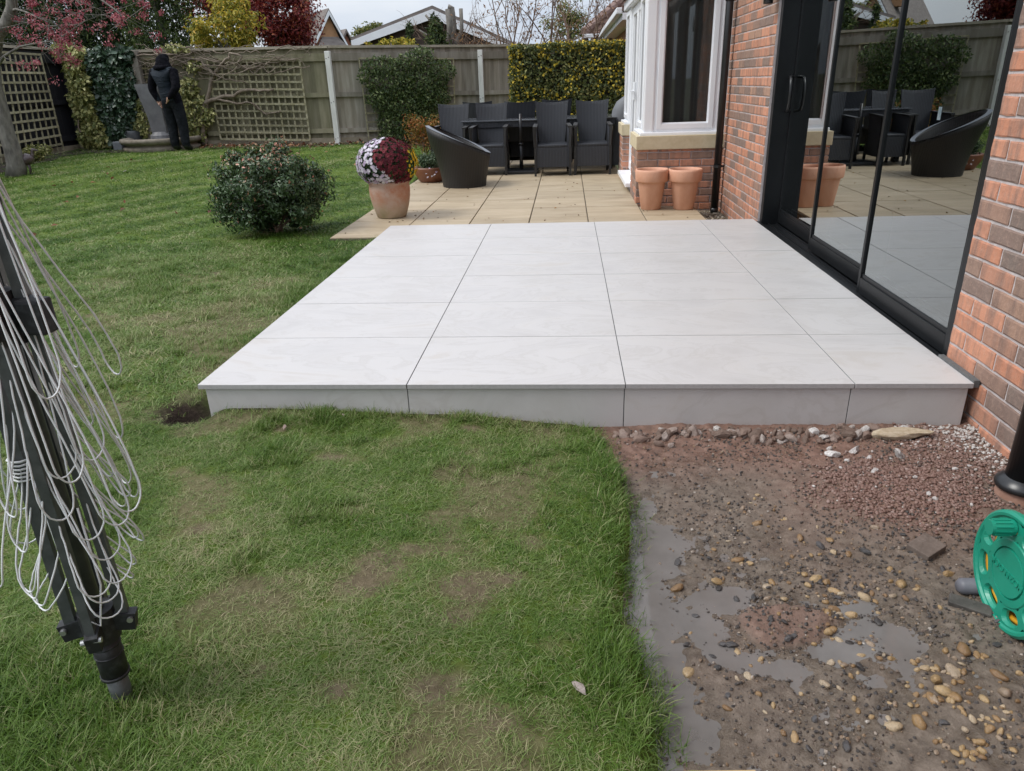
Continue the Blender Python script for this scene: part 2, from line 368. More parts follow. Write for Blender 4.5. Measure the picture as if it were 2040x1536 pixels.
_mw_ = n_.nodes.new('ShaderNodeTexWave'); _mw_.inputs['Scale'].default_value = .26; _mw_.inputs['Distortion'].default_value = 1.5; _mq = n_.nodes.new('ShaderNodeMapping'); _mq.inputs['Rotation'].default_value = (0, 0, R(27.8)); _gq = n_.nodes.new('ShaderNodeNewGeometry'); n_.links.new(_gq.outputs['Position'], _mq.inputs[0]); n_.links.new(_mq.outputs[0], _mw_.inputs[0])
_green = ramp(n_, mix(n_, .2, mix(n_, .45, _g, _g2), _mw_.outputs['Color']), [(.3, (.05, .08, .009)), (.5, (.08, .125, .014)), (.7, (.125, .165, .03))])
_soil = ramp(n_, noise(n_, 30, 6, .7, 'World'), [(.3, (.085, .06, .04)), (.7, (.20, .155, .105))])
_dk = attr(n_, 'dark')
_soil = mix(n_, _dk, _soil, ramp(n_, noise(n_, 60, 5, .7, 'World'), [(.3, (.018, .012, .009)), (.7, (.05, .035, .026))]))
n_.links.new(mix(n_, attr(n_, 'bare'), _green, _soil), b_.inputs['Base Color']); b_.inputs['Roughness'].default_value = .9; b_.inputs['Specular IOR Level'].default_value = .2
bump(n_, b_, noise(n_, 45, 6, .7, 'World'), .8, .02)
def grid_mesh(name, xs, ys, zf, keep, mat, attrs):
    X_, Y_ = np.meshgrid(xs, ys); nx, ny = len(xs), len(ys); x, y = X_.ravel(), Y_.ravel()
    V = np.stack([x, y, zf(x, y)], -1); i = np.arange(nx*ny).reshape(ny, nx)
    F = np.stack([i[:-1, :-1], i[:-1, 1:], i[1:, 1:], i[1:, :-1]], -1).reshape(-1, 4)
    cx, cy = V[F].mean(1)[:, 0], V[F].mean(1)[:, 1]; F = F[keep(cx, cy)]
    u, inv = np.unique(F, return_inverse=True)
    return fast_mesh(name, V[u], inv.reshape(F.shape), mat, {k: f(x, y)[u] for k, f in attrs.items()}, True)
def darkf(x, y):
    d = np.exp(-(((x+.085)/.19)**2+((y-.03)/.17)**2)**2)
    return np.clip(np.maximum(d, 1.0*((x > -.08) & (y > -.02) & (y < 3.7))), 0, 1)
xs = np.concatenate([np.arange(-14, -3, .25), np.arange(-3, 1.83, .03), np.arange(1.9, 3.2, .2)]); ys = np.concatenate([np.arange(-4, -2.2, .1), np.arange(-2.2, 4.6, .03), np.arange(4.7, 17, .25)])
lawn = link('lawn', grid_mesh('lawn', xs, ys, lawn_z, in_lawn, m_lawn, {'bare': bare, 'dark': darkf})); tag(lawn, kind='structure')
gm = MB().add([(-600, -600, -.32), (600, -600, -.32), (600, 900, -.32), (-600, 900, -.32)], [(0, 1, 2, 3)]).build('ground', M('rough_ground', (.05, .06, .025), (.09, .09, .045), .95, .6, coord='World')); tag(gm, kind='structure')
#==SPLIT==
# ------------------------------------------------------------------ scatter (only for stuff: grass, gravel, grit)
def scatter(name, P, rot, scl, idx, tint, meshes):
    me = bpy.data.meshes.new(name); me.vertices.add(len(P)); me.vertices.foreach_set('co', np.ascontiguousarray(P, np.float32).ravel())
    def at(nm, t, v, k='value'): a = me.attributes.new(nm, t, 'POINT'); a.data.foreach_set(k, np.ascontiguousarray(v).ravel())
    at('rot', 'FLOAT_VECTOR', np.asarray(rot, np.float32), 'vector'); at('scl', 'FLOAT_VECTOR', np.asarray(scl, np.float32), 'vector')
    at('idx', 'INT', np.asarray(idx, np.int32)); at('tint', 'FLOAT', np.asarray(tint, np.float32)); me.update()
    col = bpy.data.collections.new(name+'_variants')
    for i, m in enumerate(meshes): col.objects.link(bpy.data.objects.new('%s_variant_%02d' % (name, i), m))
    ng = bpy.data.node_groups.new(name+'_scatter', 'GeometryNodeTree')
    ng.interface.new_socket('Geometry', in_out='INPUT', socket_type='NodeSocketGeometry'); ng.interface.new_socket('Geometry', in_out='OUTPUT', socket_type='NodeSocketGeometry')
    N = ng.nodes; gi, go = N.new('NodeGroupInput'), N.new('NodeGroupOutput'); ip = N.new('GeometryNodeInstanceOnPoints'); ci = N.new('GeometryNodeCollectionInfo')
    ci.inputs['Collection'].default_value = col; ci.inputs['Separate Children'].default_value = True; ci.inputs['Reset Children'].default_value = True
    def na(nm, t): a = N.new('GeometryNodeInputNamedAttribute'); a.data_type = t; a.inputs['Name'].default_value = nm; return a.outputs['Attribute']
    e2r = N.new('FunctionNodeEulerToRotation'); L = ng.links
    L.new(gi.outputs[0], ip.inputs['Points']); L.new(ci.outputs[0], ip.inputs['Instance']); ip.inputs['Pick Instance'].default_value = True
    L.new(na('idx', 'INT'), ip.inputs['Instance Index']); L.new(na('rot', 'FLOAT_VECTOR'), e2r.inputs[0]); L.new(e2r.outputs[0], ip.inputs['Rotation']); L.new(na('scl', 'FLOAT_VECTOR'), ip.inputs['Scale'])
    L.new(ip.outputs[0], go.inputs[0])
    o = link(name, me); mod = o.modifiers.new('scatter', 'NODES'); mod.node_group = ng
    return o
# ------------------------------------------------------------------ grass
m_grass, n_, b_ = newmat('grass_blades')
_t = attr(n_, 'tint', 'INSTANCER'); _bt = attr(n_, 'tint')
_c = ramp(n_, math_(n_, 'ADD', math_(n_, 'MULTIPLY', _t, .62), math_(n_, 'MULTIPLY', _bt, .38)),
          [(0, (.024, .060, .006)), (.22, (.056, .122, .012)), (.45, (.105, .188, .026)), (.66, (.180, .255, .075)), (.84, (.31, .31, .15)), (1, (.48, .41, .26))])
n_.links.new(_c, b_.inputs['Base Color']); b_.inputs['Roughness'].default_value = .45; b_.inputs['Specular IOR Level'].default_value = .25
_tr = n_.nodes.new('ShaderNodeBsdfTranslucent'); n_.links.new(_c, _tr.inputs[0]); _mx = n_.nodes.new('ShaderNodeMixShader'); _mx.inputs[0].default_value = .3
n_.links.new(b_.outputs[0], _mx.inputs[1]); n_.links.new(_tr.outputs[0], _mx.inputs[2]); n_.links.new(_mx.outputs[0], n_.nodes['Material Output'].inputs[0])
def tuft(name, nb, length, width, lean, spread, rng, seg=3):
    V, F, T = [], [], []
    for k in range(nb):
        a = rng.uniform(0, 2*math.pi); ln = length*rng.uniform(.55, 1.15); le = lean*rng.uniform(.5, 1.35); wd = width*rng.uniform(.7, 1.2)
        bx, by = rng.normal(0, spread, 2); ca, sa = math.cos(a), math.sin(a); px, py = -sa, ca
        x = z = 0.0; th = rng.uniform(.05, .4); o = len(V); tt = rng.uniform(0, 1); tw = rng.uniform(-.5, .5)
        for i in range(seg+1):
            t = i/seg; wv = wd*(1-t**1.6)*.5+(.0002 if i == seg else 0)
            c_, s_ = math.cos(tw*t), math.sin(tw*t)
            qx, qy = px*c_+ca*s_, py*c_+sa*s_
            cx, cy = bx+ca*x, by+sa*x
            V += [(cx-qx*wv, cy-qy*wv, z-.006), (cx+qx*wv, cy+qy*wv, z-.006)]; T += [tt, tt]
            if i: F.append((o+2*i-2, o+2*i-1, o+2*i+1, o+2*i))
            th += le/seg; x += math.sin(th)*ln/seg; z += math.cos(th)*ln/seg; z = max(z, .004)
    return fast_mesh(name, np.array(V), np.array(F), m_grass, {'tint': T}, True)
rng = np.random.default_rng(3)
tufts = [tuft('tuft', 15, .058, .0027, 1.7, .024, rng) for i in range(5)] + [tuft('tuft', 14, .075, .0036, 1.0, .018, rng) for i in range(3)] + \
        [tuft('tuft', 16, .060, .0065, 1.1, .045, rng, 2) for i in range(4)] + [tuft('tuft', 18, .06, .014, 1.0, .10, rng, 2) for i in range(3)]
GP, GI, GT, GS, GA = [], [], [], [], []
def lay(x0, x1, y0, y1, dens, iset, s0, s1, far=0):
    n = int((x1-x0)*(y1-y0)*dens); x = rng.uniform(x0, x1, n); y = rng.uniform(y0, y1, n)
    px, py, d = project(np.stack([x, y, lawn_z(x, y)], -1))
    ok = in_lawn(x, y) & (d > .1) & (px > -1700) & (px < 2600) & (py < 2600)
    x, y = x[ok], y[ok]; bz = bare(x, y); ok = rng.uniform(0, 1, len(x)) > bz*.80
    x, y, bz = x[ok], y[ok], bz[ok]; k = len(x)
    tall = .45*ss((x-1.62)/.06)*(y < .02)+ss((.9-x)/.3)*ss((-1.2-y)/.3)*.7+ss((fbm(x*4, y*4, 21)-.60)/.06)*.8*(y < 3)+np.exp(-((x+.11)/.07)**2)*((y > 0) & (y < 3.7))+np.exp(-((y+.03)/.05)**2)*(x > .1)*.7
    tall = np.clip(tall+np.exp(-((x-.545)**2+(y+1.53)**2)/.06**2), 0, 1)
    yl = .36+1.25*(fbm(x*2.3, y*2.3, 31, 4)-.5)+rng.normal(0, .20, k)+bz*.36+.42*far*np.sin((1.9*x-y)*4.6+3.0*fbm(x*.8, y*.8, 9))
    yl = yl+.02*tall+(.19-.14*ss((.75-x)/.4)*ss((-1.1-y)/.4))*(1-ss((y-1)/3))
    straw = rng.uniform(0, 1, k) < .10+.20*bz; yl = np.where(straw, rng.uniform(.78, 1, k), yl)
    GP.append(np.stack([x, y, lawn_z(x, y)], -1)); GT.append(np.clip(yl, 0, 1))
    ii = rng.choice(iset, k)
    if far == 0: ii = np.where(rng.uniform(0, 1, k) < tall*.85, rng.integers(5, 8, k), ii)
    GI.append(ii); s = rng.uniform(s0, s1, k)*(1-.35*bz)
    hz = s*(.62+.42*tall); GS.append(np.stack([s, s, hz], -1))
    GA.append(np.stack([rng.normal(0, .12, k), rng.normal(0, .12, k), rng.uniform(0, 6.28, k)], -1))
lay(-1.9, 1.85, -2.4, .02, 4200, [0, 1, 2, 3, 4], .50, .88)
lay(-3.2, 0.02, .02, 3.7, 1700, [0, 1, 2, 3, 4, 8, 9], .75, 1.1)
lay(-4.5, -1.9, -2.4, .02, 900, [0, 1, 2, 3, 8], .8, 1.2)
lay(-7, .0, 3.7, 7.5, 480, [8, 9, 10, 11], .65, .95, 1)
lay(-7.5, -3.2, .02, 3.7, 500, [8, 9, 10, 11], .7, 1, 1)
lay(-9, 2.2, 7.5, 12.4, 150, [12, 13, 14], .55, .9, 1)
grass = scatter('grass', np.concatenate(GP), np.concatenate(GA), np.concatenate(GS), np.concatenate(GI), np.concatenate(GT), tufts)
tag(grass, 'short green lawn grass, worn and patchy near the new patio', 'grass', kind='stuff')
# ------------------------------------------------------------------ mud, puddles, gravel
PUD = [(1285, 1010, .05, .07), (1275, 1400, .05, .12), (1290, 1470, .06, .08), (1275, 1130, .05, .12), (1300, 1075, .09, .11), (1300, 1150, .09, .10), (1305, 1230, .08, .10), (1310, 1320, .07, .10), (1320, 1400, .09, .08), (1350, 1455, .10, .07), (1440, 1192, .08, .045), (1400, 1250, .06, .06), (1460, 1315, .08, .04),
       (1560, 1335, .09, .03), (1670, 1290, .10, .05), (1730, 1255, .09, .05), (1700, 1215, .07, .045), (1790, 1290, .07, .04)]
PUD = [(*W(a, b_), c, d) for a, b_, c, d in PUD]
def mud_z(x, y):
    x = np.asarray(x, float); y = np.asarray(y, float)
    z = -.194+.010*(fbm(x*3, y*3, 41)-.5)+.012*(fbm(x*9, y*9, 43, 3)-.5)+.0165*(fbm(x*26, y*26, 42, 4)-.5)+.007*(fbm(x*95, y*95, 49, 2)-.5)
    dpt = 0
    for a, b2, sx, sy in PUD: dpt = np.maximum(dpt, np.exp(-((x-a)/sx)**2-((y-b2)/sy)**2))
    z = z-.0135*dpt
    gx, gy = W(1780, 990); z = z+.022*np.exp(-((x-gx)/.34)**2-((y-gy)/.26)**2)       # gravel bank
    z = z+.010*ss((y+.25)/.25)*ss((x-1.9)/.1)
    mx_, my_ = W(1560, 1250); z = z+.019*ss((1.15-np.hypot((x-mx_)/.125, (y-my_)/.085)-1.3*(fbm(x*14, y*14, 6)-.5))/.5)*(.6+.8*fbm(x*40, y*40, 61, 3))
    return z
def redness(x, y):
    gx, gy = W(1780, 990); mx_, my_ = W(1560, 1250)
    r_ = np.maximum(ss((y+.55)/.35), np.exp(-((x-gx)/.36)**2-((y-gy)/.26)**2)); r_ = np.maximum(r_, .6*ss((1.25-np.hypot((x-mx_)/.13, (y-my_)/.08)-1.4*(fbm(x*14, y*14, 6)-.5))/.5))
    return np.clip(r_+.5*(fbm(x*6, y*6, 8)-.5), 0, 1)
m_mud, n_, b_ = newmat('wet_mud')
_a = ramp(n_, noise(n_, 26, 7, .7, 'World'), [(.3, (.08, .060, .045)), (.5, (.15, .118, .09)), (.7, (.235, .19, .15))])
_b = ramp(n_, noise(n_, 30, 7, .7, 'World'), [(.3, (.12, .068, .05)), (.55, (.215, .125, .092)), (.75, (.31, .20, .155))])
_gp = n_.nodes.new('ShaderNodeNewGeometry'); _sz = n_.nodes.new('ShaderNodeSeparateXYZ'); n_.links.new(_gp.outputs['Position'], _sz.inputs[0])
_wet = n_.nodes.new('ShaderNodeMapRange'); _wet.inputs['From Min'].default_value = -.1995; _wet.inputs['From Max'].default_value = -.1915; _wet.inputs['To Min'].default_value = 1; _wet.inputs['To Max'].default_value = 0; n_.links.new(_sz.outputs[2], _wet.inputs[0])
_dry = mix(n_, attr(n_, 'red'), _a, _b); n_.links.new(mix(n_, _wet.outputs[0], _dry, mix(n_, 1.0, _dry, (.74, .72, .68), 'MULTIPLY')), b_.inputs['Base Color'])
_rr = n_.nodes.new('ShaderNodeMapRange'); _rr.inputs['To Min'].default_value = .22; _rr.inputs['To Max'].default_value = .75; n_.links.new(noise(n_, 12, 5, .6, 'World'), _rr.inputs[0]); n_.links.new(mix(n_, _wet.outputs[0], _rr.outputs[0], (.12, .12, .12)), b_.inputs['Roughness'])
bump(n_, b_, noise(n_, 160, 6, .75, 'World'), .7, .008)
mud = link('mud_ground', grid_mesh('mud_ground', np.arange(1.68, 3.30, .0085), np.concatenate([np.arange(-3.4, -2.0, .05), np.arange(-2.0, .06, .0085)]), mud_z, lambda x, y: x > -9, m_mud, {'red': redness})); tag(mud, kind='structure')
m_water, n_, b_ = newmat('muddy_water'); n_.links.new(ramp(n_, noise(n_, 9, 5, .6, 'World'), [(.3, (.235, .218, .205)), (.7, (.30, .282, .270))]), b_.inputs['Base Color'])
b_.inputs['Roughness'].default_value = .03; b_.inputs['IOR'].default_value = 1.33; b_.inputs['Specular IOR Level'].default_value = 1.0
bump(n_, b_, noise(n_, 30, 2, .5, 'World'), .02, .003)
_tp = n_.nodes.new('ShaderNodeBsdfTransparent'); _tp.inputs[0].default_value = (.78, .74, .68, 1); _fr = n_.nodes.new('ShaderNodeFresnel'); _fr.inputs['IOR'].default_value = 1.33; _mw = n_.nodes.new('ShaderNodeMixShader')
n_.links.new(math_(n_, 'MULTIPLY_ADD', _fr.outputs[0], 2.0, True), _mw.inputs[0]); n_.nodes[-1].inputs[2].default_value = .50; n_.links.new(_tp.outputs[0], _mw.inputs[1]); n_.links.new(b_.outputs[0], _mw.inputs[2]); n_.links.new(_mw.outputs[0], n_.nodes['Material Output'].inputs[0])
wx = np.arange(1.70, 2.95, .03); wy = np.arange(-1.95, -.35, .03)
wat = link('puddle_water', grid_mesh('puddle_water', wx, wy, lambda x, y: np.full(len(x), -.1995), lambda x, y: x > 0, m_water, {})); tag(wat, kind='structure')
def stone_mesh(name, mat, rng, sub=2, rough=.12, flat=.6, angular=0):
    bm = bmesh.new(); bmesh.ops.create_icosphere(bm, subdivisions=sub, radius=1)
    k = rng.normal(0, 1, (7, 3)); k /= np.linalg.norm(k, axis=1)[:, None]; w_ = rng.uniform(.6, .95, 7)
    for v in bm.verts:
        c = np.array(v.co)
        if angular:
            for q, ww in zip(k, w_):
                d = c@q
                if d > ww*angular: c = c-q*(d-ww*angular)
        f = 1+rough*math.sin(3*c[0]+k[0, 0]*5)*math.cos(2.3*c[1]+k[1, 1]*6)+rough*.5*math.sin(5*c[2]+4*c[0]+k[2, 0]*4)
        v.co = Vector((c[0]*f*1.15, c[1]*f*.85, c[2]*f*flat))
    me = bpy.data.meshes.new(name); bm.to_mesh(me); bm.free(); me.materials.append(mat)
    if not angular: me.polygons.foreach_set('use_smooth', [True]*len(me.polygons))
    return me
def stone_mat(name, cols, rough, inst=True):
    m, n, b = newmat(name); t = attr(n, 'tint', 'INSTANCER') if inst else orand(n)
    c = ramp(n, t, cols); c = mix(n, ramp(n, noise(n, 3, 5, .7), [(.4, (0,)*3), (.7, (.6,)*3)]), c, (.10, .075, .055))
    n.links.new(c, b.inputs['Base Color']); b.inputs['Roughness'].default_value = rough; bump(n, b, noise(n, 6, 5, .7), .3, .1); return m
m_gravel = stone_mat('red_gravel', [(0, (.13, .065, .05)), (.35, (.21, .115, .09)), (.65, (.27, .165, .135)), (.85, (.34, .25, .22)), (.93, (.5, .45, .42)), (1, (.62, .59, .56))], .5)
m_grit = stone_mat('dark_grit', [(0, (.025, .025, .028)), (.3, (.06, .05, .045)), (.55, (.15, .11, .085)), (.75, (.25, .16, .09)), (.88, (.35, .29, .24)), (1, (.58, .55, .5))], .4)
m_pebble = stone_mat('yellow_pebble', [(0, (.19, .105, .045)), (.35, (.31, .19, .08)), (.65, (.40, .275, .135)), (.85, (.44, .35, .24)), (1, (.24, .17, .12))], .28, False)
m_slate = stone_mat('black_chip', [(0, (.02, .02, .022)), (1, (.06, .06, .065))], .4, False)
m_rubble = stone_mat('pale_rubble', [(0, (.13, .085, .065)), (.45, (.22, .15, .12)), (.75, (.30, .235, .205)), (.92, (.40, .35, .32)), (1, (.52, .49, .46))], .7, False)
m_white = stone_mat('white_mortar_lump', [(0, (.5, .47, .45)), (1, (.66, .64, .62))], .8, False)
rng = np.random.default_rng(11)
def put(n, x0, x1, y0, y1, prob, z0, s0, s1, tintf, nv, flat=1):
    x = rng.uniform(x0, x1, n); y = rng.uniform(y0, y1, n); ok = rng.uniform(0, 1, n) < prob(x, y); x, y = x[ok], y[ok]; k = len(x)
    s = s0*(s1/s0)**rng.uniform(0, 1, k)
    return (np.stack([x, y, mud_z(x, y)+s*z0], -1), np.stack([rng.normal(0, .35, k), rng.normal(0, .35, k), rng.uniform(0, 6.28, k)], -1), np.stack([s*rng.uniform(.8, 1.1, k), s*rng.uniform(.9, 1.2, k), s*rng.uniform(.8, 1.1, k)], -1), rng.integers(0, nv, k), tintf(x, y, k))
gx, gy = W(1790, 985)
def pgr(x, y):
    p = np.exp(-(np.maximum(0, np.hypot((x-gx)/.36, (y-gy)/.26)+.5*(fbm(x*7, y*7, 12)-.5)-.55)/.3)**2); return np.maximum(p, .75*((y > -.45) & (x > 2.85)))*(x < 3.19)
a = put(17000, 2.05, 3.2, -1.0, .0, pgr, .3, .0042, .0082, lambda x, y, k: np.clip(.42+rng.normal(0, .2, k)+.35*ss((y+.35)/.3)*(x > 2.5)+.3*ss((x-3.02)/.1), 0, 1), 5)
gr = scatter('red_gravel', *a, [stone_mesh('red_gravel_stone', m_gravel, rng, 1, .1, .7, 0) for i in range(5)]); tag(gr, 'fine red-brown gravel spread beside the brick wall', 'gravel', kind='stuff')
a = put(24000, 1.74, 3.2, -1.9, -.02, lambda x, y: .3+.7*ss((fbm(x*5, y*5, 15)-.42)/.15)*ss((x-1.9)/.2), .2, .0014, .0072, lambda x, y, k: np.clip(rng.beta(1.0, 1.9, k), 0, 1), 4)
gt = scatter('grit', *a, [stone_mesh('grit_stone', m_grit, rng, 1, .2, .7, .9) for i in range(4)]); tag(gt, 'dark grit and tiny chips trodden into wet mud', 'grit', kind='stuff')
# pebbles lying in the mud: clusters read off the photograph
PEB = [(1585, 1115), (1608, 1110), (1630, 1108), (1600, 1150), (1620, 1160), (1535, 1170), (1570, 1165), (1610, 1170), (1660, 1110), (1690, 1110), (1470, 1120), (1485, 1125), (1475, 1128), (1530, 1172), (1645, 1165), (1655, 1175),
       (1640, 1190), (1645, 1205), (1660, 1180), (1675, 1185), (1665, 1215), (1680, 1205), (1650, 1228), (1675, 1228), (1695, 1228), (1780, 1195), (1800, 1200), (1700, 1200), (1720, 1195), (1740, 1200), (1760, 1190), (1830, 1180), (1770, 1140),
       (1770, 1165), (1745, 1165), (1790, 1170), (1535, 1195), (1655, 1260), (1675, 1275), (1690, 1278), (1645, 1265), (1465, 1300), (1520, 1315), (1655, 1320), (1680, 1328), (1700, 1325), (1720, 1305), (1735, 1285), (1760, 1305), (1775, 1315),
       (1820, 1320), (1820, 1332), (1840, 1330), (1862, 1335), (1880, 1300), (1900, 1340), (1935, 1250), (1905, 1345), (1900, 1365), (1915, 1360), (1890, 1400), (1905, 1395), (1930, 1380), (1960, 1395), (1860, 1400), (1835, 1370), (1820, 1385),
       (1812, 1405), (1840, 1425), (1850, 1400), (1875, 1385), (1940, 1440), (1965, 1435), (1985, 1440), (2000, 1425), (1970, 1455), (1990, 1465), (1885, 1495), (1900, 1505), (1935, 1520), (1865, 1485), (2010, 1470), (1775, 1450), (1740, 1430),
       (1640, 1365), (1670, 1375), (1455, 1420), (1485, 1350), (1540, 1415), (1585, 1478), (1370, 1340), (1380, 1260), (1310, 1310), (1895, 1315), (1920, 1300), (1945, 1310), (1990, 1350), (2000, 1385), (2020, 1400), (1865, 1360), (1610, 1195), (1560, 1200),
       (1450, 1080), (1510, 1050), (1560, 1040), (1575, 1060), (1590, 1075), (1480, 1020), (1500, 1000), (1510, 990), (1350, 1170), (1425, 1165), (1650, 1085), (1740, 1060), (1565, 1130), (1885, 1150), (1960, 1500), (1920, 1460), (1950, 1480), (1700, 1395), (1830, 1445)]
pvar = [stone_mesh('pebble', m_pebble, rng, 2, .16, f_) for f_ in (.55, .6, .7, .8)]+[stone_mesh('pebble', m_pebble, rng, 2, .1, f_, 1.12) for f_ in (.55, .65, .75, .8)]; svar = [stone_mesh('chip', m_slate, rng, 2, .1, .6, 1.0) for i in range(4)]; rvar = [stone_mesh('rubble_stone', m_rubble, rng, 2, .12, .75, 1.0) for i in range(6)]; wvar = [stone_mesh('lump', m_white, rng, 2, .2, .7, 1.05) for i in range(3)]
def stone(name, px, py, meshes, s, label, cat, group, sink=.35, tilt=.3, ang=None):
    x, y = W(px, py); z = float(mud_z(x, y)); o = link(name, rng.choice(meshes)); sc = s*rng.uniform(.85, 1.15)
    o.location = (x, y, z+sc*sink); o.scale = (sc*rng.uniform(.9, 1.3), sc, sc*rng.uniform(.8, 1.1)); o.rotation_euler = (rng.normal(0, tilt), rng.normal(0, tilt), rng.uniform(0, 6.28) if ang is None else ang)
    return tag(o, label, cat, group)
for px, py in PEB:
    stone('pebble', px+rng.normal(0, 3), py+rng.normal(0, 2), pvar, (.0065+.0095*rng.uniform()**1.6), 'small yellow-brown pebble pressed into the wet mud', 'pebble', 'yellow-brown pebbles in the mud', .18)
for i in range(150):
    a_ = PEB[int(rng.integers(20, len(PEB)))]
    stone('pebble', np.clip(a_[0]+rng.normal(0, 26), 1330, 2030), np.clip(a_[1]+rng.normal(0, 16), 1000, 1525), pvar, (.0038+.004*rng.uniform()), 'small yellow-brown pebble pressed into the wet mud', 'pebble', 'yellow-brown pebbles in the mud', .18)
for i in range(46):
    px, py = rng.uniform(1330, 1990), rng.uniform(1040, 1500)
    stone('stone_chip', px, py, svar, rng.uniform(.006, .0125), 'black stone chip lying in the wet mud', 'stone chip', 'black stone chips in the mud', .3)
for i in range(150):
    t = i/149; px = 1228+t*500+rng.normal(0, 10); py = 861+abs(rng.normal(0, 1))*13+rng.uniform(0, 5)
    stone('rubble_stone', px, py, rvar, (.007+.024*rng.uniform()**2.2)*(1 if py < 884 else .7), 'broken pale reddish rubble stone at the foot of the riser', 'rubble', 'rubble stones along the riser', .22, .6)
for px, py in [(1640, 880), (1652, 900), (1658, 915), (1690, 870), (1720, 868), (1760, 866), (1800, 864), (1620, 870), (1700, 905), (1730, 920), (1790, 915), (1860, 1010), (1845, 1000), (1900, 940), (1930, 935), (1740, 955), (1820, 965), (1685, 925)]:
    stone('mortar_lump', px, py, wvar, rng.uniform(.012, .026) if py < 920 else rng.uniform(.008, .014), 'white broken mortar lump on the red gravel', 'mortar lump', 'white mortar lumps on the gravel', .3, .5)
for px, py, sz in ((568, 858, .012), (1155, 1382, .014), (685, 832, .009), (1060, 822, .008), (250, 345, .03)):
    g_ = G(px, py); o = link('stone_chip', rng.choice(rvar)); o.location = (g_[0], g_[1], g_[2]+sz*.9+.006); o.scale = (sz*1.4, sz*.8, sz*.35); o.rotation_euler = (.2, .1, rng.uniform(0, 6)); tag(o, 'small pale stone chip lying in the grass', 'stone chip', 'pale chips on the lawn')
# flat buff stone at the riser and a broken paver
x, y = W(1795, 878); o = link('flat_stone', stone_mesh('flat_stone', M('buff_stone', (.36, .28, .18), (.50, .42, .31), .8, 6, 30, .4), rng, 3, .1, .32, 1.0)); o.location = (x, y, float(mud_z(x, y))+.016); o.scale = (.105, .042, .07); o.rotation_euler = (.15, 0, .02)
tag(o, 'flat buff stone lying on gravel against the riser', 'stone')
x, y = W(1842, 1103); o = MB().bbox(-.045, .045, -.035, .035, -.012, .012, .003).build('paver_fragment', M('brown_concrete', (.10, .075, .06), (.15, .115, .095), .85, 40, 120, .5)); o.location = (x, y, float(mud_z(x, y))+.012); o.rotation_euler = (.1, -.08, .6)
tag(o, 'broken dark brown concrete paver corner in gravel', 'paver piece')
x, y = W(1930, 1215); o = MB().bbox(-.05, .05, -.02, .02, -.008, .008, .003).build('slate_piece', M('grey_slate', (.05, .045, .04), (.09, .08, .07), .6, 30, 90, .5)); o.location = (x, y, float(mud_z(x, y))+.006); o.rotation_euler = (.1, .05, -.5)
tag(o, 'thin dark slate offcut lying under the hose reel', 'slate piece')
a0, a1 = W(1365, 1545, -.17), W(1485, 1542, -.17)
o = MB().obox((a0[0], a0[1]-.03, -.172), (a1[0]+.02, a1[1]-.03, -.172), .06, .03).build('timber_offcut', M('new_timber', (.42, .29, .14), (.52, .38, .20), .8, 20, stretch=(.1, 1, 1))); tag(o, 'pale sawn timber offcut at the edge of the mud', 'timber')
#==SPLIT==
# ------------------------------------------------------------------ porcelain patio
XW = 3.185
patio = thing('porcelain_patio', None, None); tag(patio, kind='structure')
MB().box(.024, 3.150, .026, 3.640, -.30, -.0215).build('mortar_bed', m_grout, patio)
COLX = [0.0, .903, 1.806, 2.709, 3.162]; ROWY = [0.0] + [.603*i for i in range(1, 6)] + [3.655]
for i in range(4):
    for j in range(6):
        x0, x1, y0, y1 = COLX[i]+(.002 if i else 0), COLX[i+1]-.002, ROWY[j]+(.002 if j else 0), ROWY[j+1]-.002
        cx, cy = (x0+x1)/2, (y0+y1)/2
        mb = MB().bbox(x0-cx, x1-cx, y0-cy, y1-cy, -.0205, random.uniform(-.0004, .0004), .0012)
        s = mb.build('porcelain_slab', m_porc, patio, loc=(cx, cy, 0)); s.data.materials.append(m_porc_edge)
        for p in s.data.polygons:
            if p.normal.z < .5: p.material_index = 1
    g = MB().box(COLX[i]+.0019 if i else .03, COLX[i+1]-.03 if i == 3 else COLX[i+1]+.0019, .004, 3.65, -.0195, -.0042)
MB().box(.008, 3.154, .006, 3.648, -.019, -.0035).build('joint_grout', m_grout, patio)
RX = [.024, .902, 1.803, 2.700, 3.150]
for i in range(4):
    x0, x1 = RX[i]+.002, RX[i+1]-.002; cx = (x0+x1)/2
    MB().bbox(x0-cx, x1-cx, -.009, .009, -.0885, .0885, .0012).build('riser_panel', m_porc, patio, loc=(cx, .019, -.110))
MB().box(.028, 3.146, .012, .026, -.197, -.022).build('riser_joint', m_grout, patio)
MB().bbox(.03, .046, .03, 3.6, -.20, -.022, .001).build('side_riser', m_porc, patio)
MB().obox((XW-.014, .30, -.004), (XW-.014, 0.004, -.004), .022, .03).build('edge_seal', m_grout, patio)
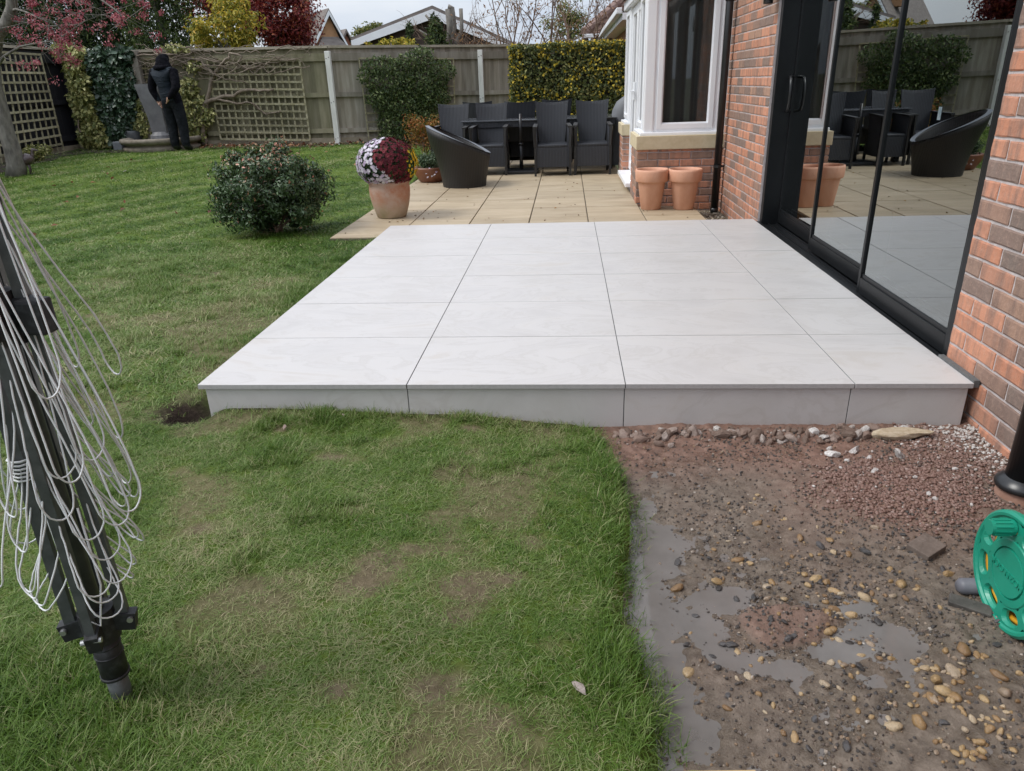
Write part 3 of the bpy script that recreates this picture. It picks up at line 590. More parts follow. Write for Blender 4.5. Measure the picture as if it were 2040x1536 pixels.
# ------------------------------------------------------------------ beige patio
bp = thing('beige_patio', None, None); tag(bp, kind='structure')
ZB = -.10
MB().box(-.575, 2.884, 3.66, 5.06, -.30, ZB-.012).box(-.575, 2.324, 5.06, 10.2, -.30, ZB-.012).build('joint_sand', m_joint, bp)
bx = [-.575, .045, .630, 1.205, 1.772, 2.322, 2.88]; by = [3.66, 3.86, 4.49, 5.11, 5.70, 6.30, 6.93, 7.55, 8.17, 8.79, 9.41, 10.2]
for i in range(len(bx)-1):
    for j in range(len(by)-1):
        if i == 5 and by[j] > 5.0: continue
        x0, x1, y0, y1 = bx[i]+.005, bx[i+1]-.005, by[j]+.005, by[j+1]-.005
        if i == 5 and y1 > 5.05: y1 = 5.05
        cx, cy = (x0+x1)/2, (y0+y1)/2
        MB().bbox(x0-cx, x1-cx, y0-cy, y1-cy, -.04, random.uniform(-.0015, .0015), .006).build('paving_slab', m_beige, bp, loc=(cx, cy, ZB))
rng = np.random.default_rng(5); n = 260
P = np.stack([rng.uniform(2.90, 3.17, n), rng.uniform(3.70, 5.2, n), np.full(n, -.185)], -1)
m_pale_gr = stone_mat('pale_gravel', [(0, (.3, .24, .17)), (.6, (.42, .36, .27)), (1, (.55, .5, .42))], .7)
MB().box(2.885, XW, 3.66, 5.28, -.30, -.19).build('gravel_bed', m_joint, bp)
g = scatter('pale_gravel', P, np.stack([rng.normal(0, .4, n), rng.normal(0, .4, n), rng.uniform(0, 6, n)], -1), np.repeat(rng.uniform(.009, .018, n)[:, None], 3, 1), rng.integers(0, 3, n), rng.uniform(0, 1, n), [stone_mesh('pale_gravel_stone', m_pale_gr, rng, 1, .1, .7, .95) for i in range(3)])
tag(g, 'pale gravel strip between the paving and house wall', 'gravel', kind='stuff')
# dropped leaf crumbs on the beige slabs
m_crumb = leaf_mat('dry_leaf', [(0, (.05, .035, .02)), (.6, (.14, .08, .03)), (1, (.30, .17, .06))], .7)
# ------------------------------------------------------------------ house
house = thing('brick_house', 'red brick house wall with black sliding doors and white bay window', 'house', (0, 0, 0))
wall = MB()
def wallbox(x0, x1, y0, y1, z0, z1): wall.box(x0, x1, y0, y1, z0, z1)
FJ, NJ, HEAD = 3.62, .287, 2.16
wallbox(XW+.006, XW+.30, -6, NJ+.004, -.32, 5.2); wallbox(XW+.006, XW+.30, FJ-.004, 14, -.32, 5.2); wallbox(XW+.009, XW+.30, NJ+.004, FJ-.004, HEAD, 5.2)
wall_o = wall.build('wall', m_mortar, house)
# brick meshes: irregular front face, face plane at x = 0 pointing -x; length along y
def brick_mesh(L, H, D, seed, rg):
    ny, nz = (6 if L > .12 else 4), 4; V, F = [], []; yy = [-L/2, -L/2+.006]+[-L/2+L*k/(ny-2) for k in range(1, ny-2)]+[L/2-.006, L/2]; zz = [-H/2, -H/2+.006, 0, H/2-.006, H/2]
    for a in range(nz+1):
        for b2 in range(ny+1):
            y, z = yy[b2], zz[a]; e = (b2 in (0, ny)) or (a in (0, nz))
            V.append(((.0032 if e else 0)+rg.normal(0, .0008), y+(rg.normal(0, .0011) if e else 0), z+(rg.normal(0, .0011) if e else 0)))
    nf = len(V); w_ = ny+1
    for a in range(nz):
        for b2 in range(ny): i = a*w_+b2; F.append((i, i+w_, i+w_+1, i+1))
    ring = list(range(0, w_))+[w_*(k+1)-1 for k in range(1, nz+1)]+[w_*nz+k for k in range(w_-2, -1, -1)]+[w_*k for k in range(nz-1, 0, -1)]
    for i in ring: V.append((D, V[i][1], V[i][2]))
    for k in range(len(ring)):
        k2 = (k+1) % len(ring); F.append((ring[k], ring[k2], nf+k2, nf+k))
    me = bpy.data.meshes.new('brick'); me.from_pydata(V, [], F); me.materials.append(m_brick); me.update(); return me
rgb = np.random.default_rng(21)
LENS = {'s': .215, 'h': .1025, 'q': .16}
BM = {k: [brick_mesh(v, .065, .09, i, rgb) for i in range(5)] for k, v in LENS.items()}
def brick_rows(y_start, y_end, z0, z1, half_first, at):
    """stretcher bond between y_start and y_end; at(pos along, z, length) is called for each brick"""
    k = 0; z = z0
    sgn = 1 if y_end > y_start else -1; tot = abs(y_end-y_start)
    while z < z1:
        s = 0.0; first = True
        while s < tot-.02:
            L = .1025 if (first and (k % 2 == half_first)) else .215
            L = min(L, tot-s); at(y_start+sgn*(s+L/2), z+.0325, L); s += L+.010; first = False
        z += .075; k += 1
BR = []   # (x, y, z, L, rotz)
def wall_at(y, z, L): BR.append((XW, y, z, L, 0.0))
brick_rows(NJ, -2.6, -.30, 2.6, 1, wall_at)
brick_rows(FJ, 5.28, -.30, 2.6, 0, wall_at)
brick_rows(NJ+.05, FJ-.05, 2.235, 2.6, 1, wall_at)
for k in range(36): BR.append((XW+.055, FJ, -.30+.0325+k*.075, .1025, 'J'))      # returns at the far jamb
BX, BY0, BY1 = 2.305, 5.262, 8.10                                              # bay plan
brick_rows(BX, XW, -.25, .43, 0, lambda x, z, L: BR.append((x, BY0, z, L, 'F')))
brick_rows(BY0+.02, 6.02, -.25, .43, 1, lambda y, z, L: BR.append((BX, y, z, L, 0.0)))
brick_rows(7.42, BY1, -.25, .43, 1, lambda y, z, L: BR.append((BX, y, z, L, 0.0)))
brick_rows(BX+.01, BX+.35, -.25, .43, 0, lambda x, z, L: BR.append((x, 7.42, z, L, 'F')))
vis = []
for b in BR:
    px, py, d = project((b[0], b[1], b[2])); vis.append(bool(d[0] > 0 and -20 < px[0] < 2070 and -20 < py[0] < 1560))
idx = sorted(range(len(BR)), key=lambda i: (not vis[i], np.linalg.norm(np.array(BR[i][:3])-CAM)))
single = set(idx[:min(300, sum(vis))]); JV, JF, JT = [], [], []
for i, (x, y, z, L, r_) in enumerate(BR):
    key = min(LENS, key=lambda k: abs(LENS[k]-L)); me = BM[key][int(rgb.integers(0, 5))]
    rz = {0.0: 0.0, 'F': math.pi/2, 'J': math.pi/2}[r_]; sc = (1, L/LENS[key], 1)
    if i in single:
        o = link('brick', me, wall_o); o.location = (x, y, z); o.rotation_euler = (rgb.normal(0, .004), 0, rz); o.scale = sc
    else:
        c_, s_ = math.cos(rz), math.sin(rz); o0 = len(JV)//1
        V = np.array([v.co[:] for v in me.vertices])*np.array(sc); X2 = V[:, 0]*c_-V[:, 1]*s_+x; Y2 = V[:, 0]*s_+V[:, 1]*c_+y
        JV += list(zip(X2, Y2, V[:, 2]+z)); JT += [rgb.uniform()]*len(V); JF += [tuple(q+o0 for q in p.vertices) for p in me.polygons]
if JV:
    me = bpy.data.meshes.new('brick_courses'); me.from_pydata(JV, [], JF); me.materials.append(m_brick_j)
    at = me.attributes.new('tint', 'FLOAT', 'POINT'); at.data.foreach_set('value', np.array(JT, np.float32)); o = link('brick_courses', me, wall_o); o['kind'] = 'stuff'
# upper storey skin in the same brick
m_upper, n_, b_ = newmat('upper_brickwork')
_bt = n_.nodes.new('ShaderNodeTexBrick'); _gm = n_.nodes.new('ShaderNodeNewGeometry'); _mp = n_.nodes.new('ShaderNodeMapping'); _mp.inputs['Rotation'].default_value = (R(90), 0, R(90)); n_.links.new(_gm.outputs['Position'], _mp.inputs[0])
n_.links.new(_mp.outputs[0], _bt.inputs[0]); _bt.inputs['Scale'].default_value = 1; _bt.inputs['Brick Width'].default_value = .225; _bt.inputs['Row Height'].default_value = .075; _bt.inputs['Mortar Size'].default_value = .005
_bt.inputs['Color1'].default_value = (.40, .15, .09, 1); _bt.inputs['Color2'].default_value = (.28, .12, .085, 1); _bt.inputs['Mortar'].default_value = (.4, .34, .3, 1); n_.links.new(_bt.outputs[0], b_.inputs['Base Color']); b_.inputs['Roughness'].default_value = .9
MB().box(XW-.001, XW+.003, -6, 14, 2.66, 5.2).build('upper_wall', m_upper, house)
m_tile = M('roof_tile', (.10, .06, .045), (.17, .10, .08), .85, 12, 30, .5, coord='World')
rf = MB().prism([(XW-.45, -6.3, 5.15), (XW+4, -6.3, 7.8), (XW+4, -6.3, 7.6), (XW-.45, -6.3, 4.98)], (0, 20.6, 0)).build('roof', m_tile, house)
MB().box(XW-.52, XW-.44, -6.3, 14.3, 4.92, 5.06).build('gutter', m_black_pvc, rf)
# room behind the doors
rm = MB(); x0, x1, y0, y1 = XW+.32, 8.2, -1.2, 5.0
rm.box(x1, x1+.1, y0, y1, 0, 2.5).box(x0, x1, y0-.1, y0, 0, 2.5).box(x0, x1, y1, y1+.1, 0, 2.5).box(x0, x1, y0, y1, 2.45, 2.55)
room = rm.build('room_wall', m_room, house); MB().box(XW+.30, x1, y0, y1, -.10, -.03).build('room_floor', m_room_floor, house)
MB().bbox(XW+.20, XW+.46, FJ-.06, FJ-.006, -.03, HEAD-.07, .004).build('inner_reveal', M('pale_blue_board', (.42, .50, .54), (.47, .55, .59), .6, 4), house)
cu = MB()
for yc in (2.1, .75):
    pts = [(XW+.55+.03*math.sin(t*9.0), yc+t*.32) for t in np.linspace(0, 1, 30)]
    cu.add([(x, y, z) for z in (0.0, 2.3) for x, y in pts], [(i, i+1, i+31, i+30) for i in range(29)])
cu.build('curtain', M('pale_curtain', (.55, .53, .50), (.62, .60, .57), .9, 20), house)
# ------------------------------------------------------------------ sliding doors
fr = MB()
fr.bbox(XW+.022, XW+.19, FJ-.075, FJ-.006, -.10, HEAD, .003)                     # far jamb cladding
fr.bbox(XW+.010, XW+.26, NJ+.006, NJ+.050, -.10, HEAD, .003)
fr.bbox(XW+.012, XW+.30, NJ, FJ, HEAD-.07, HEAD, .003)
dframe = fr.build('door_frame', m_dark_metal, house)
sill = MB().bbox(XW-.004, XW+.30, NJ+.002, FJ-.004, -.12, -.030, .004).bbox(XW-.020, XW+.02, NJ+.01, FJ-.02, -.06, -.012, .003)
for k in range(3): sill.box(XW+.075+k*.065, XW+.083+k*.065, NJ+.05, FJ-.07, -.031, -.018)
sill.build('door_sill', m_dark_metal, house)
def door_panel(x, y0, y1, handle=False):
    p = MB(); T, S, B = .042, .052, .088; z0, z1 = -.012, HEAD-.05
    p.bbox(x, x+T, y0, y0+S, z0, z1, .003).bbox(x, x+T, y1-S*.55, y1, z0, z1, .003).bbox(x+.001, x+T-.001, y0+S, y1-S*.55, z0, z0+B, .003).bbox(x+.001, x+T-.001, y0+S, y1-S*.55, z1-.07, z1, .003)
    p.bbox(x+.008, x+.018, y0+S-.001, y1-S*.55+.001, z0+B-.001, z0+B+.022, .002)
    pn = p.build('door_panel', m_dark_metal, house)
    MB().box(x+.012, x+.034, y0+S-.006, y1-S*.55+.006, z0+B-.004, z1-.066).build('glass_pane', m_glass, pn)
    if handle:
        zc = .99; pts = [(x+.005, y1-.02, zc-.125), (x-.03, y1-.025, zc-.125), (x-.038, y1-.075, zc-.115), (x-.04, y1-.10, zc-.06), (x-.04, y1-.107, zc), (x-.04, y1-.10, zc+.06), (x-.038, y1-.075, zc+.115), (x-.03, y1-.025, zc+.125), (x+.005, y1-.02, zc+.125)]
        MB().tube(pts, .011, 8).build('handle', m_black_pvc, pn, True)
    return pn
door_panel(XW+.022, NJ+.030, 1.385); door_panel(XW+.088, 1.325, 2.50); door_panel(XW+.154, 2.44, FJ-.068, True)
MB().box(XW+.0325, XW+.0335, .80, .83, .93, .985).build('door_sticker', M('blue_white_label', (.08, .12, .14), (.22, .25, .26), .5, 30), house)
# ------------------------------------------------------------------ bay window
bay = MB().box(BX+.009, XW+.1, BY0+.009, 6.018, -.32, .44).box(BX+.004, XW+.1, 7.424, BY1, -.32, .44).build('bay_base', m_mortar, house)
MB().bbox(BX-.015, XW+.02, BY0-.02, 6.04, .448, .585, .006).build('stone_sill', m_stone_sill, house); MB().bbox(BX-.015, XW+.02, 7.405, BY1+.02, .448, .585, .006).build('stone_sill', m_stone_sill, house)
BT = 1.96
def window_frame(name, axis, a0, a1, z0, z1, c, depth, fw=.05, outer=.045, mat=m_white_upvc):
    """frame with inner sash; axis 'x': spans x in [a0,a1] at y=c.. ; axis 'y': spans y at x=c.."""
    mb = MB(); gl = MB()
    def bar(b0, b1, q0, q1, d0, d1, bev=.004):
        if axis == 'x': mb.bbox(b0, b1, c+d0, c+d1, q0, q1, bev)
        else: mb.bbox(c+d0, c+d1, b0, b1, q0, q1, bev)
    def rect(i0, i1, j0, j1, wd, d0, d1):
        bar(i0, i0+wd, j0, j1, d0, d1); bar(i1-wd, i1, j0, j1, d0, d1); bar(i0+wd-.001, i1-wd+.001, j0, j0+wd, d0+.001, d1-.001); bar(i0+wd-.001, i1-wd+.001, j1-wd, j1, d0+.001, d1-.001)
    rect(a0, a1, z0, z1, outer, 0, depth); rect(a0+outer*.7, a1-outer*.7, z0+outer*.7, z1-outer*.7, fw, -.014, depth*.8); rect(a0+outer*.7+fw-.002, a1-outer*.7-fw+.002, z0+outer*.7+fw-.002, z1-outer*.7-fw+.002, .014, .004, depth*.6)
    o = mb.build(name, mat, house); e = outer*.7+fw
    if axis == 'x': gl.box(a0+e, a1-e, c+.018, c+.030, z0+e, z1-e)
    else: gl.box(c+.018, c+.030, a0+e, a1-e, z0+e, z1-e)
    gl.build('glass_pane', m_glass2, o); return o
wy = BY0+.045
window_frame('bay_window_frame', 'x', 2.46, 3.10, .615, BT, wy, .07)
MB().bbox(BX+.055, 2.462, wy-.018, wy+.12, .60, BT, .012).bbox(3.098, XW+.02, wy-.004, wy+.08, .60, BT, .006).build('corner_post', m_white_upvc, house)
MB().bbox(BX+.02, XW+.01, BY0+.008, BY0+.15, .583, .617, .008).bbox(BX+.02, BX+.2, BY0+.1, 6.03, .5835, .6165, .008).bbox(BX+.02, BX+.2, 7.415, BY1, .5835, .6165, .008).build('window_sill', m_white_upvc, house)
sx = BX+.065
window_frame('side_window_frame', 'y', BY0+.17, 6.02, .615, BT, sx, .07)
window_frame('side_window_frame', 'y', 7.42, BY1-.05, .615, BT, sx, .07)
for y0, y1 in ((6.03, 6.715), (6.725, 7.41)):
    d = window_frame('french_door', 'y', y0, y1, .015, BT, sx+.035, .07, .085, .03)
    hy = y1-.08 if y0 < 6.5 else y0+.08
    MB().tube([(sx+.03, hy, 1.0), (sx-.02, hy, 1.0), (sx-.025, hy-.11, 1.0)], .011, 8).bbox(sx+.0, sx+.022, hy-.02, hy+.02, .90, 1.10, .004).build('door_handle', m_white_upvc, d)
MB().bbox(BX-.055, BX+.16, 6.04, 7.40, -.035, .012, .006).build('door_threshold', m_white_upvc, house)
MB().box(BX+.02, XW, 6.03, 7.41, -.32, -.036).build('threshold_base', m_mortar, house)
MB().bbox(BX+.02, XW+.02, BY0-.01, BY1+.0, BT-.002, BT+.10, .012).build('bay_cornice', m_white_upvc, house)
MB().prism([(BX-.02, BY0-.05, BT+.098), (BX-.02, BY1+.02, BT+.098), (XW, BY1+.02, BT+.65), (XW, BY0-.05, BT+.65)], (0, 0, .03)).build('bay_roof', m_tile, house)
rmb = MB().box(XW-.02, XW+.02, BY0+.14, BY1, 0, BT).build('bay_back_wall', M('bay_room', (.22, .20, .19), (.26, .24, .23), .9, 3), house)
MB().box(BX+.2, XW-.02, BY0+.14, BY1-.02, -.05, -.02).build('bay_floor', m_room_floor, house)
cu = MB()
for (c0, c1) in ((2.45, 3.12),):
    pts = [(c0+(c1-c0)*t, BY0+.17+.014*math.sin(t*40)) for t in np.linspace(0, 1, 40)]
    cu.add([(x, y, z) for z in (.3, BT) for x, y in pts], [(i, i+1, i+41, i+40) for i in range(39)])
cu.build('bay_curtain', m_curtain, house, True)
# ------------------------------------------------------------------ pipes and lamp on the wall
def bracket(mb, x, y, z, r_): mb.tube([(x, y, z-.012), (x, y, z+.012)], r_+.006, 14).bbox(x+r_*.6, XW+.01, y-.012, y+.012, z-.01, z+.01, .003)
dp = thing('downpipe', 'black downpipe standing between bay window and sliding doors', 'downpipe', (3.115, 5.12, -.19))
MB().tube([(0, 0, -.01), (0, 0, 3.4)], .036, 18).build('pipe', m_black_pvc, dp, True)
MB().tube([(0, 0, .0), (0, 0, .05)], .041, 18).tube([(0, 0, 1.98), (0, 0, 2.06)], .042, 18).build('pipe_collar', m_black_pvc, dp, True)
mb = MB(); bracket(mb, 0, 0, .47, .036); mb.v = [(min(x, .08), y, z) for x, y, z in mb.v]; mb.build('bracket', m_black_pvc, dp)
px_, py_ = onX(2055, 985, 3.10)[1], 0
np_ = thing('soil_pipe', 'thick black waste pipe with a flared collar above red gravel', 'pipe', (3.085, -.52, -.19))
MB().tube([(0, 0, .04), (0, 0, 2.8)], .055, 28).build('pipe', m_black_pvc, np_, True)
MB().lathe([(.054, .075), (.062, .07), (.078, .055), (.082, .045), (.080, .036), (.05, .034)], n=36).build('pipe_collar', m_black_pvc, np_, True)
MB().lathe([(.066, .036), (.072, .015), (.078, -.03)], n=36).build('clay_socket', M('clay_socket', (.24, .13, .09), (.34, .2, .15), .85, 20, 60, .3), np_, True)
wl = thing('wall_lamp', 'black cylindrical wall light fixed to brick above the door jamb', 'lamp', tuple(onX(1530, 8, 3.11)))
MB().lathe([(.0, 0), (.030, 0), (.036, .004), (.036, .16), (0, .16)], n=24).build('lamp_body', m_black_pvc, wl, True)
MB().bbox(.03, XW-3.11+.004, -.03, .03, .04, .12, .004).build('wall_plate', m_black_pvc, wl)
#==SPLIT==
# ------------------------------------------------------------------ foliage builder: real leaf faces
def leaves(P, N, size, aspect=.5, fold=.25, droop=.2, rg=RNG, tint=None, hexa=False, jit=.6):
    """one pointed, folded leaf per point; N = outward direction. returns V, F, T"""
    n = len(P); N = N+rg.normal(0, jit, (n, 3)); N /= np.linalg.norm(N, axis=1)[:, None]+1e-9
    d = rg.normal(0, 1, (n, 3)); d[:, 2] -= droop; d -= N*(d*N).sum(1)[:, None]; d /= np.linalg.norm(d, axis=1)[:, None]+1e-9
    s = np.cross(N, d); L = (size*rg.uniform(.6, 1.25, n))[:, None]; Wd = L*aspect
    base = P; tip = P+d*L-N*L*.15; l = P+d*L*.45+s*Wd*.5+N*L*fold*.5; r_ = P+d*L*.45-s*Wd*.5+N*L*fold*.5
    if hexa:
        l2 = P+d*L*.75+s*Wd*.38+N*L*fold*.3; r2 = P+d*L*.75-s*Wd*.38+N*L*fold*.3
        l1 = P+d*L*.2+s*Wd*.4+N*L*fold*.2; r1 = P+d*L*.2-s*Wd*.4+N*L*fold*.2
        V = np.stack([base, l1, l2, tip, r2, r1], 1).reshape(-1, 3); i = np.arange(n)[:, None]*6
        F = np.concatenate([i+np.array([[0, 1, 2, 3]]), i+np.array([[0, 3, 4, 5]])], 0); k = 6
    else:
        V = np.stack([base, l, tip, r_], 1).reshape(-1, 3); i = np.arange(n)[:, None]*4; F = np.concatenate([i+np.array([[0, 1, 2]]), i+np.array([[0, 2, 3]])], 0); k = 4
    t = rg.uniform(0, 1, n) if tint is None else tint
    return V, F, np.repeat(np.clip(t, 0, 1), k)
def join(parts):
    V, F, T = [], [], []; o = 0
    for v, f, t in parts: V.append(v); F.append(f+o); T.append(t); o += len(v)
    return np.concatenate(V), np.concatenate(F), np.concatenate(T)
def foliage(name, data, mat, parent=None):
    V, F, T = data; return link(name, fast_mesh(name, V, F, mat, {'tint': T}), parent)
def clumps(n, centers, radii, rg, flat=1.0, shell=.55):
    """points in blobs round given centres, denser towards each blob's skin"""
    k = rg.integers(0, len(centers), n); d = rg.normal(0, 1, (n, 3)); d /= np.linalg.norm(d, axis=1)[:, None]
    r_ = rg.uniform(0, 1, n)**(1-shell*.8); q = d*np.array([1, 1, flat]); P = np.asarray(centers)[k]+q*(r_*np.asarray(radii)[k])[:, None]
    return P, d, k
def ell_centers(n, c, rx, ry, rz, rg, lo=.5):
    d = rg.normal(0, 1, (n, 3)); d /= np.linalg.norm(d, axis=1)[:, None]; r_ = rg.uniform(lo, 1, n)[:, None]
    return np.asarray(c)+d*np.array([rx, ry, rz])*r_
def branchy(mb, p, d, L, r_, depth, rg, spread=.5, up=.1, nseg=4, kids=(2, 3), shrink=.68, n=5, tips=None):
    pts = [p]; q = np.array(p, float); d = np.array(d, float)
    for i in range(nseg):
        d = d+rg.normal(0, .14, 3)+np.array([0, 0, up*.3]); d /= np.linalg.norm(d); q = q+d*L/nseg; pts.append(tuple(q))
    mb.tube(pts, [r_*(1-.45*i/nseg) for i in range(nseg+1)], n if r_ > .006 else 3, cap=False)
    if depth <= 0:
        if tips is not None: tips += pts[1:]
        return
    for k in range(int(rg.integers(kids[0], kids[1]+1))):
        nd = d+rg.normal(0, spread, 3)+np.array([0, 0, up]); nd /= np.linalg.norm(nd); a = pts[-1] if k == 0 else pts[int(rg.integers(max(1, nseg-2), nseg+1))]
        branchy(mb, a, nd, L*shrink*rg.uniform(.75, 1.2), r_*.58, depth-1, rg, spread, up, max(2, nseg-1), kids, shrink, n, tips)
# ------------------------------------------------------------------ boundary fence
def gz(x, y): return float(lawn_z(x, y))
FN = [(-8.35, 6.0, .10, 2.02), (-8.35, 12.05, .13, 2.02), (-6.65, 11.95, .14, 1.93), (-3.03, 12.3, .10, 1.895), (-.25, 13.75, .03, 1.875), (2.3, 15.0, .0, 1.87)]
fences = []
FSEG = [(FN[0], FN[1], 'black stained close-board garden fence behind the square trellis', m_black_fence, m_black_fence, m_cap),
        (FN[1], FN[2], 'dark fence length smothered in ivy by the corner post', m_black_fence, m_black_fence, m_cap),
        (FN[2], FN[3], 'mossy brown board fence hung with trellis and bare vine', m_fence_gr, m_fence_gr, m_cap),
        (FN[3], FN[4], 'grey weathered board fence with pale posts behind the climbing shrub', m_fence, m_fence, m_cap),
        (FN[4], FN[5], 'grey board fence length running behind the yellow-flowered hedge', m_fence, m_fence, m_cap)]
def seg_frame(a, b):
    d = np.array([b[0]-a[0], b[1]-a[1], 0.0]); L = np.linalg.norm(d); d /= L; nrm = np.array([d[1], -d[0], 0.0])   # towards the garden
    if nrm@(CAM-np.array([a[0], a[1], 0])) < 0: nrm = -nrm
    return d, L, nrm
def fence_seg(a, b, label, mb_, mr_, mc_):
    d, L, nr = seg_frame(a, b); f = thing('board_fence', label, 'fence', (a[0], a[1], a[2]))
    nb = int(L/.105)
    def pt(s, off, z): q = d*s+nr*off; return Vector((q[0], q[1], z))
    zt = lambda s: a[3]+(b[3]-a[3])*s/L-a[2]; zb = lambda s: (b[2]-a[2])*s/L
    px, py, dd = project((a[0]+d[0]*L/2, a[1]+d[1]*L/2, 1))
    for i in range(nb):
        s = (i+.5)*L/nb; m = MB().obox(pt(s, -.012-random.uniform(0, .008), zb(s)+.12), pt(s+random.uniform(-.002, .002), -.012, zt(s)-.03), .122, .014, up=nr)
        m.build('fence_board', mb_, f)
    for h in (.26, .93, 1.66):
        r_ = h if h < 1.5 else None
        p0, p1 = (pt(0, .022, zb(0)+h), pt(L, .022, zb(L)+h)) if r_ else (pt(0, .022, zt(0)-.19), pt(L, .022, zt(L)-.19))
        MB().obox(p0, p1, .05, .085 if h != 1.66 else .14).build('rail', mr_, f)
    MB().obox(pt(0, .0, zb(0)+.04), pt(L, .0, zb(L)+.04), .03, .17).build('gravel_board', M('concrete_board_%d' % len(fences), (.28, .24, .17), (.36, .31, .23), .9, 8), f)
    MB().obox(pt(0, .01, zt(0)-.01), pt(L, .01, zt(L)-.01), .075, .045).build('capping_rail', mc_, f)
    fences.append(f); return f
for s in FSEG: fence_seg(*s)
def fence_post(a, label, d0, mat=m_post, wid=.10, zt=-.09, off=.10):
    f = thing('fence_post', label, 'fence post', (a[0]+d0[0]*off, a[1]+d0[1]*off, a[2]-.12)); h = a[3]+zt-a[2]+.12
    MB().bbox(-wid/2, wid/2, -wid/2, wid/2, 0, h, .008).build('post', mat, f)
    for z in (h-.12, h*.5, .24):
        for k in (-.025, .025): MB().tube([(k, -wid/2-.004, z+.01*k/.025), (k, -wid/2+.01, z+.01*k/.025)], .009, 8).build('bolt', m_black_pvc, f)
    return f
fence_post(FN[2], 'weathered grey corner post beside the dark ivy and fountain', (0, -1), M('old_post', (.16, .14, .115), (.24, .215, .18), .9, 10, 40, .4, stretch=(1, 1, .2)), .13, .0, .12)
fence_post(FN[3], 'pale grey fence post between mossy trellis and climbing shrub', (.15, -1)); fence_post(FN[4], 'pale grey fence post rising behind the dining chairs', (.2, -1))
def onF(k, px, py, off=0.0):
    """pixel onto the plane of fence length k, moved off metres towards the garden"""
    a, b = FSEG[k][0], FSEG[k][1]; d, L, nr = seg_frame(a, b); p0 = np.array([a[0], a[1], 0])+nr*off; dr = ray(px, py)
    return CAM+dr*(((p0-CAM)@nr)/(dr@nr))
# ------------------------------------------------------------------ trellises
def trellis(k, tl, tr, bl, br, nh, nv, label, mat, off=.075, wid=.024):
    """corner pixels on fence length k; slats are separate parts"""
    A, B, D, E = [onF(k, *q, off) for q in (tl, tr, bl, br)]
    t = thing('trellis', label, 'trellis', tuple((D+E)/2)); o = (D+E)/2; nr = seg_frame(FSEG[k][0], FSEG[k][1])[2]
    for i in range(nv+1):
        s = i/nv; MB().obox(D+(E-D)*s-o, A+(B-A)*s-o, wid, .014, up=nr).build('upright_slat', mat, t)
    for j in range(nh+1):
        s = j/nh; MB().obox(D+(A-D)*s-o+nr*.016, E+(B-E)*s-o+nr*.016, wid+.004, .014, up=nr).build('cross_slat', mat, t)
    return t
trellis(0, (-40, 101), (80, 109), (-10, 333), (128, 303), 11, 11, 'square wooden trellis on the black fence behind tree trunk', m_trellis, .09, .034)
trellis(2, (412, 118), (596, 118), (440, 277), (618, 279), 11, 14, 'mossy trellis on brown fence half covered by bare vine', m_trellis, .075, .032)
trellis(2, (278, 118), (330, 118), (292, 275), (345, 275), 9, 5, 'narrow mossy trellis on the fence behind the standing person', m_trellis_gr)
trellis(3, (715, 116), (903, 117), (735, 278), (908, 277), 9, 9, 'square trellis behind the green climbing shrub', m_trellis)
# ------------------------------------------------------------------ bare vine on the trellis
vine = thing('bare_vine', 'leafless twisting vine with thick stem across the mossy trellis', 'vine', tuple(onF(2, 408, 288, .2)))
vo = Vector(vine.location)
def vtube(pix, r0, r1, off=.14, nm='stem', amp=.02):
    pts = [Vector(onF(2, x, y, off+random.uniform(-.03, .05)))-vo for x, y in pix]; q = []
    for i in range(len(pts)-1):
        for t in (0, .33, .66): q.append(pts[i].lerp(pts[i+1], t)+Vector((random.uniform(-amp, amp), 0, random.uniform(-amp, amp))))
    q.append(pts[-1]); k = len(q); MB().tube(q, [r0+(r1-r0)*i/(k-1) for i in range(k)], 7).build(nm, m_vine, vine, True)
vtube([(408, 288), (404, 260), (402, 225), (410, 205), (430, 197), (465, 190), (490, 178), (515, 182), (545, 178)], .055, .02)
vtube([(404, 262), (408, 230), (418, 180), (425, 150), (440, 128), (455, 115)], .045, .018); vtube([(430, 197), (470, 205), (500, 205), (530, 228), (560, 222)], .025, .01); vtube([(425, 150), (400, 120), (360, 112), (320, 108), (270, 112)], .03, .012)
vtube([(455, 120), (458, 108), (480, 112), (470, 130), (500, 140), (540, 120), (590, 118)], .024, .010); vtube([(350, 118), (390, 128), (430, 150), (460, 160), (490, 165)], .02, .01); vtube([(500, 205), (510, 215), (535, 230)], .014, .006)
rg = np.random.default_rng(33)
for i in range(58):
    x0, y0 = rg.uniform(265, 580), rg.uniform(96, 150); L = rg.uniform(40, 130); a = rg.normal(0, .35)+(math.pi if rg.uniform() < .5 else 0); sg = rg.uniform(-.5, .5)
    pix = [(np.clip(x0+L*t*math.cos(a+sg*t), 262, 618), max(88, y0+L*t*math.sin(a+sg*t)*.6+8*math.sin(t*5+i))) for t in (0, .33, .66, 1)]
    vtube(pix, rg.uniform(.006, .013), .004, rg.uniform(.1, .22), 'twig', .03)
